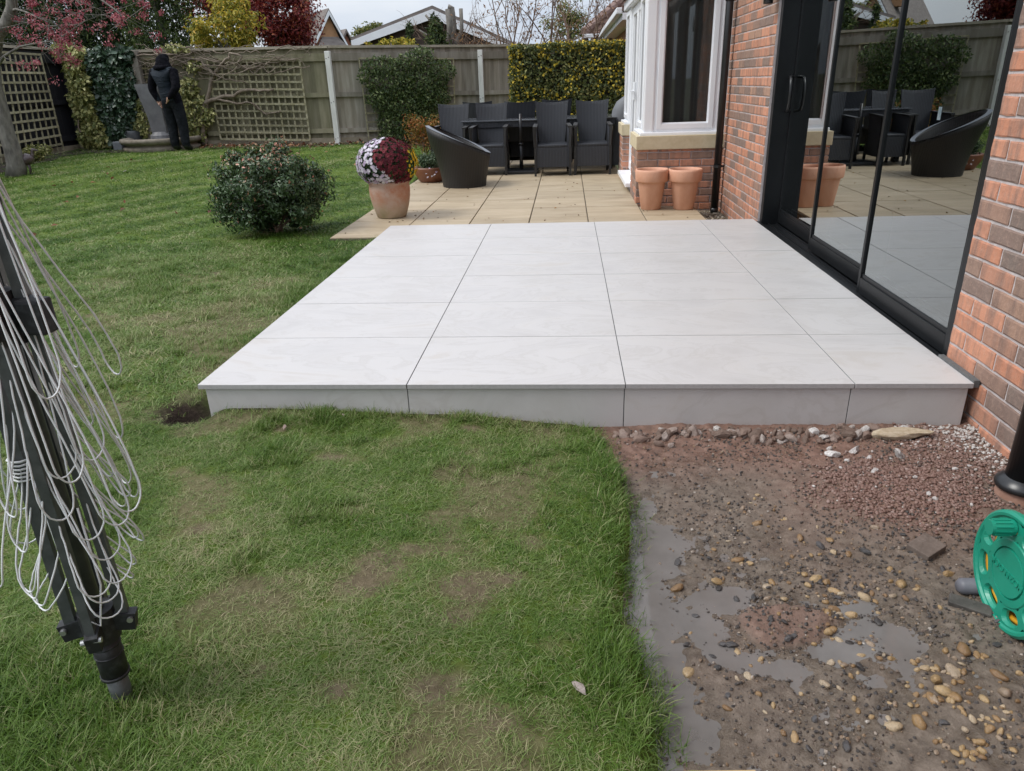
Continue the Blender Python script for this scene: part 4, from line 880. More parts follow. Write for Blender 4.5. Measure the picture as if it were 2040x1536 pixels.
# ------------------------------------------------------------------ climbers and hedges on the fence
m_ivy_dark = leaf_mat('dark_ivy', [(0, (0.016, 0.033, 0.016)), (.6, (0.036, 0.071, 0.037)), (.85, (0.072, 0.116, 0.072)), (1, (0.145, 0.193, 0.145))], .32, .1, .5)
m_ivy_var = leaf_mat('variegated_ivy', [(0, (0.075, 0.100, 0.025)), (.4, (0.200, 0.213, 0.062)), (.75, (0.413, 0.400, 0.150)), (1, (0.625, 0.587, 0.275))], .5, .25)
m_shrub = leaf_mat('green_shrub', [(0, (0.032, 0.058, 0.016)), (.5, (0.068, 0.108, 0.031)), (.85, (0.126, 0.176, 0.054)), (1, (0.234, 0.270, 0.108))], .5, .2)
m_hedge = leaf_mat('hedge_leaf', [(0, (0.043, 0.063, 0.019)), (.5, (0.109, 0.140, 0.039)), (.8, (0.207, 0.219, 0.058)), (1, (0.292, 0.267, 0.097))], .5, .2)
m_yellow = leaf_mat('yellow_flower', [(0, (.42, .31, .02)), (1, (.70, .54, .06))], .6, .3)
m_autumn = leaf_mat('autumn_shrub', [(0, (.10, .09, .02)), (.4, (.25, .16, .03)), (.7, (.36, .15, .04)), (1, (.28, .07, .03))], .6, .3)
def on_surface(k, poly_pts, n, rg, d0, d1):
    """random points over a list of pixel discs (x, y, rx, ry) on fence length k, bulging d0..d1 towards the garden"""
    P = []; 
    w_ = np.array([a[2]*a[3] for a in poly_pts]); w_ = w_/w_.sum(); c = rg.choice(len(poly_pts), n, p=w_)
    a, b = FSEG[k][0], FSEG[k][1]; d, L, nr = seg_frame(a, b); p0 = np.array([a[0], a[1], 0])
    an = rg.uniform(0, 6.283, n); rr = np.sqrt(rg.uniform(0, 1, n)); D = np.array(poly_pts)[c]
    px = D[:, 0]+D[:, 2]*rr*np.cos(an); py = D[:, 1]+D[:, 3]*rr*np.sin(an)
    off = d0+(d1-d0)*np.sqrt(np.clip(1-rr**2*.9, 0, 1))*rg.uniform(.55, 1, n)
    dr = AF+AR*((px-1020)/FPX)[:, None]-AU*((py-768)/FPX)[:, None]
    t = (((p0-CAM)@nr)+off)/(dr@nr); return CAM+dr*t[:, None], np.tile(nr, (n, 1))
def climber(name, label, cat, k, discs, n, size, mat, base, d0=.05, d1=.3, aspect=.7, rg=None, extra=None, stem=True, hexa=False, droop=.6):
    t = thing(name, label, cat, tuple(base)); P, N = on_surface(k, discs, n, rg, d0, d1); P = P-np.array(base); N = N+np.array([0, 0, .3])
    foliage('foliage', leaves(P, N, size, aspect, .3, droop, rg, hexa=hexa), mat, t)
    if stem:
        mb = MB(); top = P[:, 2].max()*.85
        for i in range(5):
            tgt = P[rg.integers(0, len(P))]*np.array([.6, .6, .9]); mb.tube([(0, 0, -.1), tuple(tgt*.4+rg.normal(0, .05, 3)), tuple(tgt)], [.02, .014, .006], 6)
        mb.build('stem', m_vine, t)
    if extra: foliage('flowers', leaves(P[rg.integers(0, len(P), extra[0])]+N[:extra[0]]*.03+rg.normal(0, .03, (extra[0], 3)), N[:extra[0]], extra[1], .95, .1, 0, rg), extra[2], t)
    return t
rg = np.random.default_rng(44)
climber('variegated_ivy', 'tall column of cream and green ivy beside the black fence', 'ivy', 1, [(125, 100, 26, 14), (145, 110, 28, 18), (150, 135, 24, 24), (160, 165, 24, 26), (163, 195, 28, 24), (172, 225, 26, 24), (185, 255, 26, 24), (195, 280, 30, 20), (175, 265, 20, 20)], 5200, .085, m_ivy_var, onF(1, 185, 298, .2), .06, .42, .7, rg)
climber('dark_ivy', 'dense dark green ivy covering the fence beside corner post', 'ivy', 1, [(200, 110, 30, 14), (235, 112, 34, 18), (205, 150, 38, 40), (235, 165, 40, 45), (215, 205, 40, 40), (245, 220, 34, 36), (230, 255, 40, 30), (215, 275, 36, 20), (180, 130, 20, 30)], 5200, .10, m_ivy_dark, onF(1, 225, 295, .15), .05, .32, .8, rg, hexa=True)
climber('variegated_ivy', 'patchy cream and green ivy around the fountain and vine stem', 'ivy', 2, [(385, 130, 18, 14), (375, 175, 22, 22), (385, 210, 26, 24), (390, 245, 24, 20), (410, 230, 18, 20), (285, 240, 28, 24), (300, 260, 26, 18), (352, 98, 26, 10), (395, 270, 18, 14), (275, 215, 14, 18)], 1700, .075, m_ivy_var, onF(2, 390, 290, .15), .05, .25, .7, rg)
climber('climbing_shrub', 'glossy green shrub trained over the square trellis', 'shrub', 3, [(760, 130, 38, 20), (830, 122, 40, 22), (880, 140, 28, 22), (775, 165, 48, 34), (840, 165, 52, 36), (800, 205, 60, 36), (860, 190, 36, 30), (800, 240, 48, 30), (840, 235, 42, 26), (790, 270, 36, 18), (755, 195, 26, 20), (840, 100, 22, 8), (725, 150, 12, 16)], 8200, .062, m_shrub, onF(3, 800, 285, .3), .08, .45, .5, rg)
# flowering hedge: boxy, clipped
hb = onY(1130, 300, 11.6); hx0, hx1 = onY(1016, 150, 11.55)[0], onY(1252, 150, 11.55)[0]+.2; hz1 = onY(1130, 87, 11.55)[2]
hd = thing('flowering_hedge', 'clipped hedge speckled with yellow flowers beside white bay', 'hedge', ((hx0+hx1)/2, 11.8, -.1))
n = 15000; f = rg.uniform(0, 1, n); x = rg.uniform(hx0, hx1, n); z = rg.uniform(-.05, hz1, n); y = 11.55+np.abs(rg.normal(0, .10, n))
top = f < .22; y = np.where(top, rg.uniform(11.5, 12.2, n), y); z = np.where(top, hz1-np.abs(rg.normal(0, .07, n)), z); side = (f > .22) & (f < .38); x = np.where(side, hx0+np.abs(rg.normal(0, .07, n)), x); y = np.where(side, rg.uniform(11.55, 12.2, n), y)
bulge = .09*(fbm(x*2.2, z*2.2, 17)-.5); P = np.stack([x+bulge*.5, y+bulge*1.6, z+bulge*.8], -1)-np.array(hd.location); N = np.where(top[:, None], [0, 0, 1.0], np.where(side[:, None], [-1.0, 0, .2], [0, -1.0, .3]))
foliage('foliage', leaves(P, N, .062, .55, .3, .3, rg), m_hedge, hd)
sel = rg.choice(n, 3000, replace=False); sel = sel[fbm(P[sel, 0]*2.5, P[sel, 2]*2.5, 4) > .40]; foliage('flowers', leaves(P[sel]+N[sel]*.035, N[sel], .047, 1.0, .12, 0, rg), m_yellow, hd)
mb = MB().box(hx0+.12-hd.location[0], hx1-.1-hd.location[0], -.12, .3, 0, hz1-.05); mb.build('branches', M('hedge_core', (.02, .018, .01), (.03, .028, .014), .95, 20), hd)
# small autumn shrub by the trellis
b0 = np.array([*onZ(835, 300, -.02)[:2], -.02]); b0 = np.array([-.95, 10.6, gz(-.95, 10.6)])
t = thing('autumn_shrub', 'small orange and yellow leaved shrub behind the tub chair', 'shrub', tuple(b0)); P, N, k = clumps(1500, ell_centers(10, (0, 0, .38), .33, .25, .3, rg), np.full(10, .2), rg); foliage('foliage', leaves(P, N, .05, .5, .25, .2, rg), m_autumn, t)
mb = MB(); [branchy(mb, (0, 0, -.05), (rg.normal(0, .3), rg.normal(0, .3), 1), .3, .012, 1, rg) for i in range(4)]; mb.build('stem', m_twig, t)
# ------------------------------------------------------------------ fountain, planters, bird, person
fx, fy = onZ(324, 300, .13)[:2]; fy = 11.62; fx = onY(324, 290, fy)[0]; fz = gz(fx, fy)
m_fst = M('weathered_cast_stone', (.15, .125, .095), (.24, .21, .17), .9, 8, 40, .5); m_slatey = M('grey_slate_sculpture', (.085, .085, .09), (.15, .15, .155), .55, 5, 18, .4, rvar=.15)
ft = thing('garden_fountain', 'round stone basin with a tall slanted slate water feature', 'fountain', (fx, fy, fz))
MB().lathe([(.0, -.05), (.68, -.05), (.70, .02), (.70, .06), (.64, .09), (.66, .11), (.72, .13), (.745, .17), (.735, .215), (.69, .225), (.62, .20), (.56, .12), (0, .12)], n=56).build('basin', m_fst, ft, True)
MB().lathe([(0, .165), (.60, .165)], n=40).build('water', m_water, ft)
pts_f = [onY(*p, fy) for p in [(272, 168), (310, 166), (318, 175), (340, 275), (312, 275), (298, 230)]]; poly = [Vector(p)-Vector((fx, fy+.1, fz)) for p in pts_f]
MB().prism(poly, (0, .2, 0)).build('sculpture', m_slatey, ft)
c = onY(326, 278, fy)-np.array([fx, fy, fz]); MB().lathe([(.24, .10), (.22, .2), (.15, .26), (.0, .28)], (c[0], 0, .06), 16).build('sculpture_foot', m_slatey, ft)
def pot(name, label, x, y, z, prof, mat, group=None, n=40, cat='pot'):
    t = thing(name, label, cat, (x, y, z), group=group); MB().lathe(prof, n=n).build('pot_body', mat, t, True); return t
p = onY(270, 262, 12.0-.35+.3); pl = pot('planter', 'dark grey rounded planter standing behind the fountain basin', p[0], 11.85, gz(p[0], 11.85), [(0, 0), (.12, 0), (.155, .06), (.17, .26), (.18, .33), (.16, .35), (.14, .33), (0, .30)], M('grey_planter', (.055, .06, .065), (.09, .095, .1), .5, 9))
p = onY(233, 274, 11.6); o = MB().bbox(-.09, .09, -.06, .06, 0, .17, .02).build('stone_block', M('grey_block', (.16, .17, .18), (.22, .23, .24), .8, 12)); o.location = (p[0], 11.6, gz(p[0], 11.6)-.005); tag(o, 'small grey stone block under the dark ivy', 'stone')
# bird sculpture beside the trunk
p = G(62, 347); m_bird = M('brown_glazed_bird', (.06, .04, .04), (.11, .08, .08), .35, 6)
bd = thing('bird_statue', 'brown bird statue standing on lawn beside tree trunk', 'statue', tuple(p), R(25))
mb = MB(); spine = [(-.16, 0, .10), (-.12, 0, .145), (-.05, 0, .20), (.02, 0, .235), (.07, 0, .24), (.10, 0, .25)]; mb.tube(spine, [.012, .045, .085, .09, .06, .03], 14); body = mb.build('body', m_bird, bd, True)
mb = MB().tube([(.07, 0, .245), (.095, 0, .29), (.10, 0, .335), (.115, 0, .36), (.145, 0, .358)], [.04, .028, .024, .034, .018], 12).tube([(.14, 0, .357), (.175, 0, .35), (.19, 0, .347)], [.014, .010, .004], 8); mb.build('head', m_bird, bd, True)
for s in (-1, 1): MB().tube([(.0, .035*s, .16), (.01, .04*s, .08), (0, .04*s, .006)], [.016, .010, .009], 8).tube([(-.02, .04*s, .006), (.05, .05*s, .004)], [.008, .006], 6).build('leg', m_bird, bd, True)
# ------------------------------------------------------------------ person (seen from behind)
pp = G(362, 301); PZ = gz(pp[0], pp[1])-.005
def person():
    t = thing('person', 'person in dark hooded gilet seen from behind, hands behind back', 'person', (pp[0], pp[1], PZ), R(-8))
    J = {'pel': (0, 0, .90), 'sp1': (-.02, 0, 1.05), 'sp2': (-.045, .01, 1.22), 'chest': (-.06, .02, 1.36), 'neck': (-.055, .035, 1.47), 'hd': (-.05, .07, 1.56), 'hd2': (-.05, .08, 1.64), 'hd3': (-.05, .075, 1.69),
         'lh': (-.10, 0, .87), 'lk': (-.105, .02, .47), 'la': (-.095, -.02, .09), 'lt': (-.10, .13, .03), 'rh': (.10, 0, .87), 'rk': (.125, .02, .47), 'ra': (.13, -.02, .09), 'rt': (.15, .13, .03),
         'ls': (-.26, .01, 1.37), 'le': (-.345, -.03, 1.10), 'lw': (-.25, -.03, .90), 'rs': (.145, .01, 1.36), 're': (.235, -.11, 1.11), 'rw': (.125, -.225, .96)}
    Rd = {'pel': (.185, .14), 'sp1': (.185, .14), 'sp2': (.20, .15), 'chest': (.19, .145), 'neck': (.065, .06), 'hd': (.095, .105), 'hd2': (.10, .11), 'hd3': (.06, .065), 'lh': (.125, .125), 'lk': (.098, .10), 'la': (.078, .08), 'lt': (.045, .04),
          'rh': (.125, .125), 'rk': (.098, .10), 'ra': (.078, .08), 'rt': (.045, .04), 'ls': (.10, .10), 'le': (.08, .08), 'lw': (.048, .048), 'rs': (.10, .10), 're': (.08, .08), 'rw': (.048, .048)}
    E = [('pel', 'sp1'), ('sp1', 'sp2'), ('sp2', 'chest'), ('chest', 'neck'), ('neck', 'hd'), ('hd', 'hd2'), ('hd2', 'hd3'), ('pel', 'lh'), ('lh', 'lk'), ('lk', 'la'), ('la', 'lt'), ('pel', 'rh'), ('rh', 'rk'), ('rk', 'ra'), ('ra', 'rt'),
         ('chest', 'ls'), ('ls', 'le'), ('le', 'lw'), ('chest', 'rs'), ('rs', 're'), ('re', 'rw')]
    def hand(w, palm_dir, side, fdir):
        w = np.array(J[w]); pd = np.array(palm_dir, float); pd /= np.linalg.norm(pd); nm = 'h'+str(w[0]); J[nm] = tuple(w+pd*.07); Rd[nm] = (.030, .018); sd_ = np.array(side, float); fd = np.array(fdir, float); out = [nm]
        for i, ln in enumerate((.055, .065, .06, .045)):
            b0_ = w+pd*.085+sd_*(i-1.5)*.019; a1, a2 = f'{nm}f{i}a', f'{nm}f{i}b'; J[a1] = tuple(b0_+pd*ln*.5); J[a2] = tuple(b0_+pd*ln*.6+fd*ln*.6); Rd[a1] = (.0095, .0095); Rd[a2] = (.008, .008); E.append((nm, a1)); E.append((a1, a2))
        a1, a2 = nm+'ta', nm+'tb'; J[a1] = tuple(w+pd*.05-sd_*.04); J[a2] = tuple(w+pd*.085-sd_*.052); Rd[a1] = (.011, .011); Rd[a2] = (.009, .009); E.append((nm, a1)); E.append((a1, a2)); return nm
    E.append(('lw', hand('lw', (.35, .05, -.9), (0, 1, .05), (.5, .2, -.4)))); E.append(('rw', hand('rw', (-.55, .02, -.75), (.6, -.1, .6), (-.3, .35, .1))))
    names = list(J); me = bpy.data.meshes.new('body'); me.from_pydata([J[n] for n in names], [(names.index(a), names.index(b)) for a, b in E], []); me.update()
    o = link('body', me); bpy.context.view_layer.objects.active = o; md = o.modifiers.new('skin', 'SKIN'); md.use_smooth_shade = True
    for i, n in enumerate(names): me.skin_vertices[0].data[i].radius = Rd[n]; me.skin_vertices[0].data[i].use_root = (n == 'pel')
    o.modifiers.new('sub', 'SUBSURF').levels = 2; o.modifiers['sub'].render_levels = 2
    dg = bpy.context.evaluated_depsgraph_get(); me2 = bpy.data.meshes.new_from_object(o.evaluated_get(dg)); bpy.data.objects.remove(o)
    mats = [M('dark_trousers', (.009, .011, .014), (.017, .019, .023), .9, 9, 11, .9, bdist=.05, spec=.1), M('black_sleeve', (.004, .004, .006), (.008, .008, .011), .95, 12, 14, .9, bdist=.04, spec=.08), M('navy_gilet', (.011, .016, .023), (.020, .027, .036), .75, 6, 12, .9, stretch=(.3, .3, 1), bdist=.05, spec=.15), M('skin', (.42, .25, .19), (.48, .29, .22), .5, 20), M('black_shoe', (.008, .008, .009), (.013, .013, .014), .5, 20)]
    me2.materials.clear(); [me2.materials.append(m) for m in mats]
    L_, R_ = np.array(J['lw']), np.array(J['rw'])
    for p in me2.polygons:
        c = np.array(p.center); p.use_smooth = True
        dl, dr = np.linalg.norm(c-L_), np.linalg.norm(c-R_); lh = c[0] < -.17 and c[2] < .885 and c[2] > .70 and dl < .25; rh = c[0] < .115 and c[1] < -.165 and .78 < c[2] < .945
        if lh or rh: p.material_index = 3
        elif c[2] < .10: p.material_index = 4
        elif c[2] > 1.46: p.material_index = 1
        elif c[2] > .90 and -.24 < c[0] < .13 and not (c[1] < -.16 and c[2] < 1.1): p.material_index = 2
        elif c[2] > .86 and (abs(c[0]+.05) > .17 or c[1] < -.165): p.material_index = 1
        else: p.material_index = 0
    b = link('body', me2, t)
    MB().lathe([(.05, .16), (.10, .12), (.125, .05), (.15, -.02), (.17, -.055), (.15, -.06)], (-.055, .03, 1.50), 20, sy=.8).build('hood', mats[1], t, True)
    MB().tube([(-.185, -.0, 1.475), (-.14, -.085, 1.452), (-.055, -.105, 1.445), (.03, -.085, 1.452), (.075, 0, 1.475)], [.03, .042, .045, .042, .03], 10).build('hood_roll', mats[1], t, True)
    MB().add([(.20, .0, .60), (.185, -.045, .60), (.19, -.04, .48), (.205, .0, .48)], [(0, 1, 2, 3)]).build('pocket_patch', M('white_print', (.02, .02, .02), (.55, .58, .6), .7, 26, lo=.45, hi=.52), t)
    return t
person()
# ------------------------------------------------------------------ specimen tree on the lawn (trunk at the left edge)
m_pink = leaf_mat('pink_autumn_leaf', [(0, (0.204, 0.036, 0.060)), (.5, (0.360, 0.084, 0.108)), (.85, (0.504, 0.168, 0.192)), (1, (0.600, 0.288, 0.288))], .55, .3)
tb = G(30, 350); yT = tb[1]
def T(px, py, dy=0): return tuple(np.array(onY(px, py, yT+dy))-tb)
tr = thing('lawn_tree', 'slim grey tree with sparse pink leaves standing on the lawn', 'tree', tuple(tb))
mb = MB(); b0 = (0, 0, -.06)
trunk = [b0, T(33, 330), T(25, 300), T(12, 260), T(3, 222), T(-12, 170), T(-14, 120), T(-6, 70), T(14, 45), T(24, 15), T(22, -40), T(30, -120), T(28, -220)]
mb.tube(trunk, [.155, .135, .12, .11, .105, .10, .095, .09, .085, .075, .065, .05, .03], 16); mb.build('trunk', m_bark, tr, True)
mb = MB(); tips = []; rg = np.random.default_rng(8)
for pix, r0, dy in [([(-12, 145), (8, 112), (40, 93), (80, 85), (110, 82), (140, 62), (175, 38)], .022, -.3), ([(22, 22), (32, 18), (52, 24), (75, 35), (100, 45)], .02, -.5), ([(14, 40), (50, 45), (95, 52), (150, 50), (200, 30)], .015, -.2), ([(24, -20), (80, -40), (160, -30), (230, 20), (250, 40)], .025, -.4),
                    ([(24, -40), (120, -90), (220, -60), (260, -10)], .025, .3), ([(24, 0), (60, -20), (110, -20), (150, 0), (190, 15)], .016, -.6), ([(18, 48), (-20, 80), (-60, 60)], .03, .2), ([(26, -60), (-30, -120), (-80, -100)], .03, 0), ([(28, -120), (100, -200), (180, -180)], .025, .5)]:
    pts = [T(x, y, dy*i/len(pix)) for i, (x, y) in enumerate(pix)]; k = len(pts); mb.tube(pts, [r0*(1-.75*i/(k-1)) for i in range(k)], 6)
    for i in range(1, k):
        for q in range(3):
            d = rg.normal(0, 1, 3); d[2] = d[2]*.5-.1; d /= np.linalg.norm(d); branchy(mb, pts[i], d, rg.uniform(.25, .5), .006, 1, rg, .5, 0, 3, (1, 2), .6, 4, tips)
mb.build('branches', m_bark, tr, True)
tips = np.array(tips); cl = tips[rg.choice(len(tips), min(150, len(tips)), replace=False)]
P, N, k = clumps(4000, cl, rg.uniform(.05, .13, len(cl)), rg, .7); foliage('crown', leaves(P, N, .042, .5, .3, .8, rg), m_pink, tr)
# low variegated plant beside it
p = G(78, 322); t = thing('small_variegated_plant', 'low yellow-green leafy plant at the foot of the trellis', 'plant', tuple(p)); P, N, k = clumps(700, ell_centers(7, (0, 0, .12), .22, .15, .1, rg), np.full(7, .12), rg); foliage('foliage', leaves(P, N, .06, .5, .25, .1, rg), m_ivy_var, t)
#==SPLIT==
# ------------------------------------------------------------------ patio furniture
def dining_chair(first_label):
    t = thing('rattan_chair', first_label, 'chair', group='dark rattan dining chairs')
    W2 = .245                                                            # local: faces -y, origin under the seat on the floor
    MB().bbox(-W2+.03, W2-.03, -.26, .20, .385, .425, .012).build('seat', m_rattan, t, True)
    MB().bbox(-W2+.032, W2-.032, -.258, -.235, .12, .386, .004).build('front_apron', m_rattan, t)
    nx, nz = 10, 10; V, F = [], []
    for side in (0, 1):
        for j in range(nz+1):
            h = j/nz; z = .40+.58*h; hw = .185+.055*h
            for i in range(nx+1):
                u = i/nx*2-1; y = .20+.085*h-.035*(1-u*u)*(.3+.7*h)*-1+.022*side; V.append((u*hw, y, z-(.022*(1-u*u) if j == nz else 0)))
    k = (nx+1)*(nz+1)
    for j in range(nz):
        for i in range(nx):
            a = j*(nx+1)+i; F += [(a, a+1, a+nx+2, a+nx+1), (a+k, a+k+nx+1, a+k+nx+2, a+k+1)]
    for i in range(nx): a = nz*(nx+1)+i; F.append((a, a+1, a+1+k, a+k))
    for j in range(nz):
        for a in (j*(nx+1), j*(nx+1)+nx): F.append((a, a+nx+1, a+nx+1+k, a+k))
    MB().add(V, F).build('backrest', m_rattan, t)
    for s in (-1, 1):
        x0 = s*(W2-.004)
        MB().prism([(x0, -.262, .12), (x0, -.262, .40), (x0+s*.012, -.268, .645), (x0, .22, .66), (x0-s*.01, .22, .12)], (-s*.028, 0, 0)).build('side_panel', m_rattan, t)
        MB().obox((x0+s*.004, -.275, .655), (x0-s*.012, .235, .668), .06, .024).build('armrest', m_rattan_br, t)
        MB().obox((x0+s*.004, -.262, .0), (x0+s*.004, -.262, .40), .032, .032).obox((x0+s*.004, -.262, .39), (x0+s*.016, -.268, .645), .032, .032).build('leg', m_rattan_br, t)
        MB().obox((x0-s*.01, .25, 0), (x0-s*.012, .20, .42), .032, .032).build('leg', m_rattan_br, t)
    return t
ch0 = dining_chair('dark rattan dining chair nearest the white french doors')
CH = [((1.93, 8.17), 0, 'dark rattan dining chair nearest the white french doors'), ((1.36, 8.12), .04, 'dark rattan dining chair between parasol pole and the end chair'), ((.45, 8.33), -.02, 'dark rattan dining chair between tub chair and parasol pole'), ((-.14, 8.45), -.05, 'dark rattan dining chair half hidden behind the tub chair'),
      ((.12, 9.95), math.pi+.03, 'dark rattan chair across the table, behind the two left chairs'), ((.86, 9.30), math.pi, 'dark rattan chair pushed under table behind the parasol pole'), ((1.42, 9.85), math.pi-.03, 'dark rattan chair across the table, only its top edge showing')]
for i, ((x, y), rz, lb) in enumerate(CH):
    o = ch0 if i == 0 else copy_tree(ch0); o.location = (x, y, ZB); o.rotation_euler = (0, 0, rz); o['label'] = lb
tb_ = thing('dining_table', 'dark rattan dining table with grey glass top behind chairs', 'table', (1.15, 9.0, ZB))
MB().bbox(-1.15, 1.15, -.48, .48, .715, .735, .006).build('table_top', M('grey_table_glass', (.08, .085, .095), (.10, .105, .115), .12, 5), tb_)
MB().bbox(-1.12, 1.12, -.45, .45, .63, .714, .006).build('table_apron', m_rattan, tb_)
for sx_ in (-1, 1):
    for sy_ in (-1, 1): MB().bbox(sx_*1.06-.04, sx_*1.06+.04, sy_*.39-.04, sy_*.39+.04, 0, .632, .006).build('leg', m_rattan_br, tb_)
pb = onZ(1040, 342, ZB); pr = thing('parasol_stand', 'black parasol pole in a square base before the table', 'parasol stand', (pb[0], 8.38, ZB))
MB().bbox(-.25, .25, -.20, .25, 0, .045, .01).build('base_plate', M('black_granite', (.015, .015, .016), (.03, .03, .032), .4, 60), pr)
MB().tube([(0, 0, .04), (0, 0, .40)], .027, 14).tube([(0, 0, .39), (0, 0, .42)], .034, 14).build('socket_tube', m_black_pvc, pr, True); MB().tube([(0, 0, .40), (0, 0, .82)], .019, 14).build('pole', m_black_pvc, pr, True)
bb = thing('covered_barbecue', 'grey fabric cover over a barbecue beside the white bay', 'barbecue', (2.52, 9.15, ZB))
V, F = [], []; prof = [(0.02, .30, .30), (.25, .29, .29), (.60, .27, .27), (.80, .25, .25), (.92, .19, .21), (.99, .09, .16), (1.0, .0, .0)]
for z, a, b in prof:
    for j in range(28):
        th = 2*math.pi*j/28; q = (abs(math.cos(th))**4+abs(math.sin(th))**4)**-.25; w_ = 1+.05*math.sin(th*7+z*3)*(1 if z < .7 else .3); V.append((a*q*math.cos(th)*w_, b*q*math.sin(th)*w_, z))
for i in range(len(prof)-1):
    for j in range(28): a, b = i*28+j, i*28+(j+1) % 28; F.append((a, b, b+28, a+28))
MB().add(V, F).build('cover', M('grey_cover', (.12, .125, .135), (.16, .165, .175), .7, 6, 8, .4), bb, True)
# tub chair: slanted cut truncated cone, open top
tc_ = onZ(920, 376, ZB); tub = thing('tub_chair', 'black woven tub chair with slanted rim on beige paving', 'tub chair', (tc_[0], tc_[1]+.30, ZB))
V, F = [], []; n, rows = 48, 9
def tubr(th, h): return (.285+.135*h**1.3)
def topz(th): return .40+.36*(.5-.5*math.cos(th))**1.0          # th = 0 points to the low front (+x)
for wallk in (0, 1):
    for j in range(rows+1):
        for i in range(n):
            th = 2*math.pi*i/n; zt = topz(th); f = j/rows
            z = zt*f if wallk == 0 else zt-(zt-.30)*f
            r_ = tubr(th, min(1, z/.62))-(0 if wallk == 0 else .045+.02*f)
            sh = -.10*max(0, z-.35); V.append((r_*math.cos(th)+sh, r_*math.sin(th), z))
for j in range(2*rows+1):
    for i in range(n): a, b = j*n+i, j*n+(i+1) % n; F.append((a, b, b+n, a+n))
F.append(tuple((2*rows+1)*n+i for i in range(n)))
MB().add(V, F).build('shell', m_rattan_br, tub, True)
V, F = [], []
for j in range(2):
    for i in range(n):
        th = 2*math.pi*i/n; z = topz(th)+.006; r_ = tubr(th, min(1, z/.62))-(-.004 if j == 0 else .05); V.append((r_*math.cos(th)-.10*max(0, z-.35), r_*math.sin(th), z))
for i in range(n): F.append((i, (i+1) % n, n+(i+1) % n, n+i))
MB().add(V, F).build('rim', M('rattan_rim', (.09, .10, .115), (.13, .14, .16), .35, 40), tub, True)
tub.rotation_euler = (0, 0, R(7))
# ------------------------------------------------------------------ pots
prof = [(0, .0), (.095, .0), (.10, .005), (.135, .26), (.143, .275), (.158, .275), (.164, .285), (.168, .375), (.163, .395), (.150, .395), (.145, .37), (.12, .25), (.09, .05), (0, .04)]
for (px, lb) in ((1298, 'empty terracotta pot nearer the french doors, against bay wall'), (1364, 'empty terracotta pot nearer the black downpipe, against bay wall')):
    b = onZ(px, 419, ZB); pot('terracotta_pot', lb, b[0], b[1]+.10, ZB, prof, m_terracotta, 'empty terracotta pots by the bay')
b = onZ(775, 436.5, ZB); cp = pot('flower_pot', 'large weathered terracotta pot holding white and dark red flowers', b[0], b[1]+.145, ZB, [(0, 0), (.135, 0), (.15, .01), (.185, .12), (.205, .22), (.208, .29), (.203, .33), (.212, .345), (.212, .365), (.19, .365), (.18, .33), (0, .32)], m_oldpot)
m_chr = leaf_mat('chrysanthemum_leaf', [(0, (0.017, 0.042, 0.017)), (1, (0.056, 0.105, 0.042))], .6, .2)
m_fw = leaf_mat('white_pink_petal', [(0, (.55, .42, .58)), (.4, (.72, .66, .76)), (1, (.84, .82, .84))], .7, .2); m_fr = leaf_mat('dark_red_petal', [(0, (.06, .006, .012)), (.6, (.15, .014, .028)), (1, (.28, .05, .06))], .7, .2); m_fy = leaf_mat('yellow_petal', [(0, (.65, .42, .02)), (1, (.85, .65, .05))], .7, .2)
rg = np.random.default_rng(55); cc = np.array([0, 0, .53]); rad = np.array([.30, .30, .24])
ft_ = thing('chrysanthemums', 'rounded white, dark red and yellow chrysanthemum mound in pot', 'flowers', (b[0], b[1]+.145, ZB+.33))
d = rg.normal(0, 1, (5200, 3)); d /= np.linalg.norm(d, axis=1)[:, None]; d = d[d[:, 2] > -.75]; P = cc-np.array([0, 0, .33])+d*rad*rg.uniform(.55, .97, len(d))[:, None]; P[:, 2] = np.maximum(P[:, 2], .0); foliage('foliage', leaves(P, d, .035, .5, .2, .2, rg), m_chr, ft_)
def flowers(n, cond, mat, nm, size, rg):
    d = rg.normal(0, 1, (n*6, 3)); d /= np.linalg.norm(d, axis=1)[:, None]; d = d[(d[:, 2] > -.72)]; d = d[cond(d)][:n]; c = cc-np.array([0, 0, .33])+d*rad*rg.uniform(.97, 1.04, len(d))[:, None]; c[:, 2] = np.maximum(c[:, 2], .01)
    parts = []; tn = rg.uniform(0, 1, len(d))
    for k in range(9):
        a = 2*math.pi*k/9; e1 = np.cross(d, [0.01, 0.02, 1.0]); e1 /= np.linalg.norm(e1, axis=1)[:, None]; e2 = np.cross(d, e1); rdl = e1*math.cos(a)+e2*math.sin(a); s = np.cross(d, rdl)
        sz = size*.55; b0_ = c; l = c+rdl*sz*.6+s*sz*.28+d*sz*.25; tp = c+rdl*sz+d*sz*.15; r_ = c+rdl*sz*.6-s*sz*.28+d*sz*.25
        V = np.stack([b0_, l, tp, r_], 1).reshape(-1, 3); i = np.arange(len(d))[:, None]*4; F = np.concatenate([i+[[0, 1, 2]], i+[[0, 2, 3]]], 0); parts.append((V, F, np.repeat(np.clip(tn+rg.normal(0, .12, len(d)), 0, 1), 4)))
    foliage(nm, join(parts), mat, ft_)
def sector(d): return d[:, 0]+.22*np.sin(d[:, 2]*3)-.42*d[:, 2]*-1*.6
wh = lambda d: (sector(d) < -.12+.30*np.maximum(0, d[:, 2])*1.6-.2*np.maximum(0, -d[:, 2])*-1) & (d[:, 1] < .5); ye = lambda d: (d[:, 0] > .80) | ((d[:, 1] > .45) & (d[:, 0] > .25)); re_ = lambda d: ~wh(d) & ~ye(d)
flowers(330, wh, m_fw, 'white_flowers', .036, rg); flowers(560, re_, m_fr, 'red_flowers', .034, rg); flowers(130, ye, m_fy, 'yellow_flowers', .034, rg)
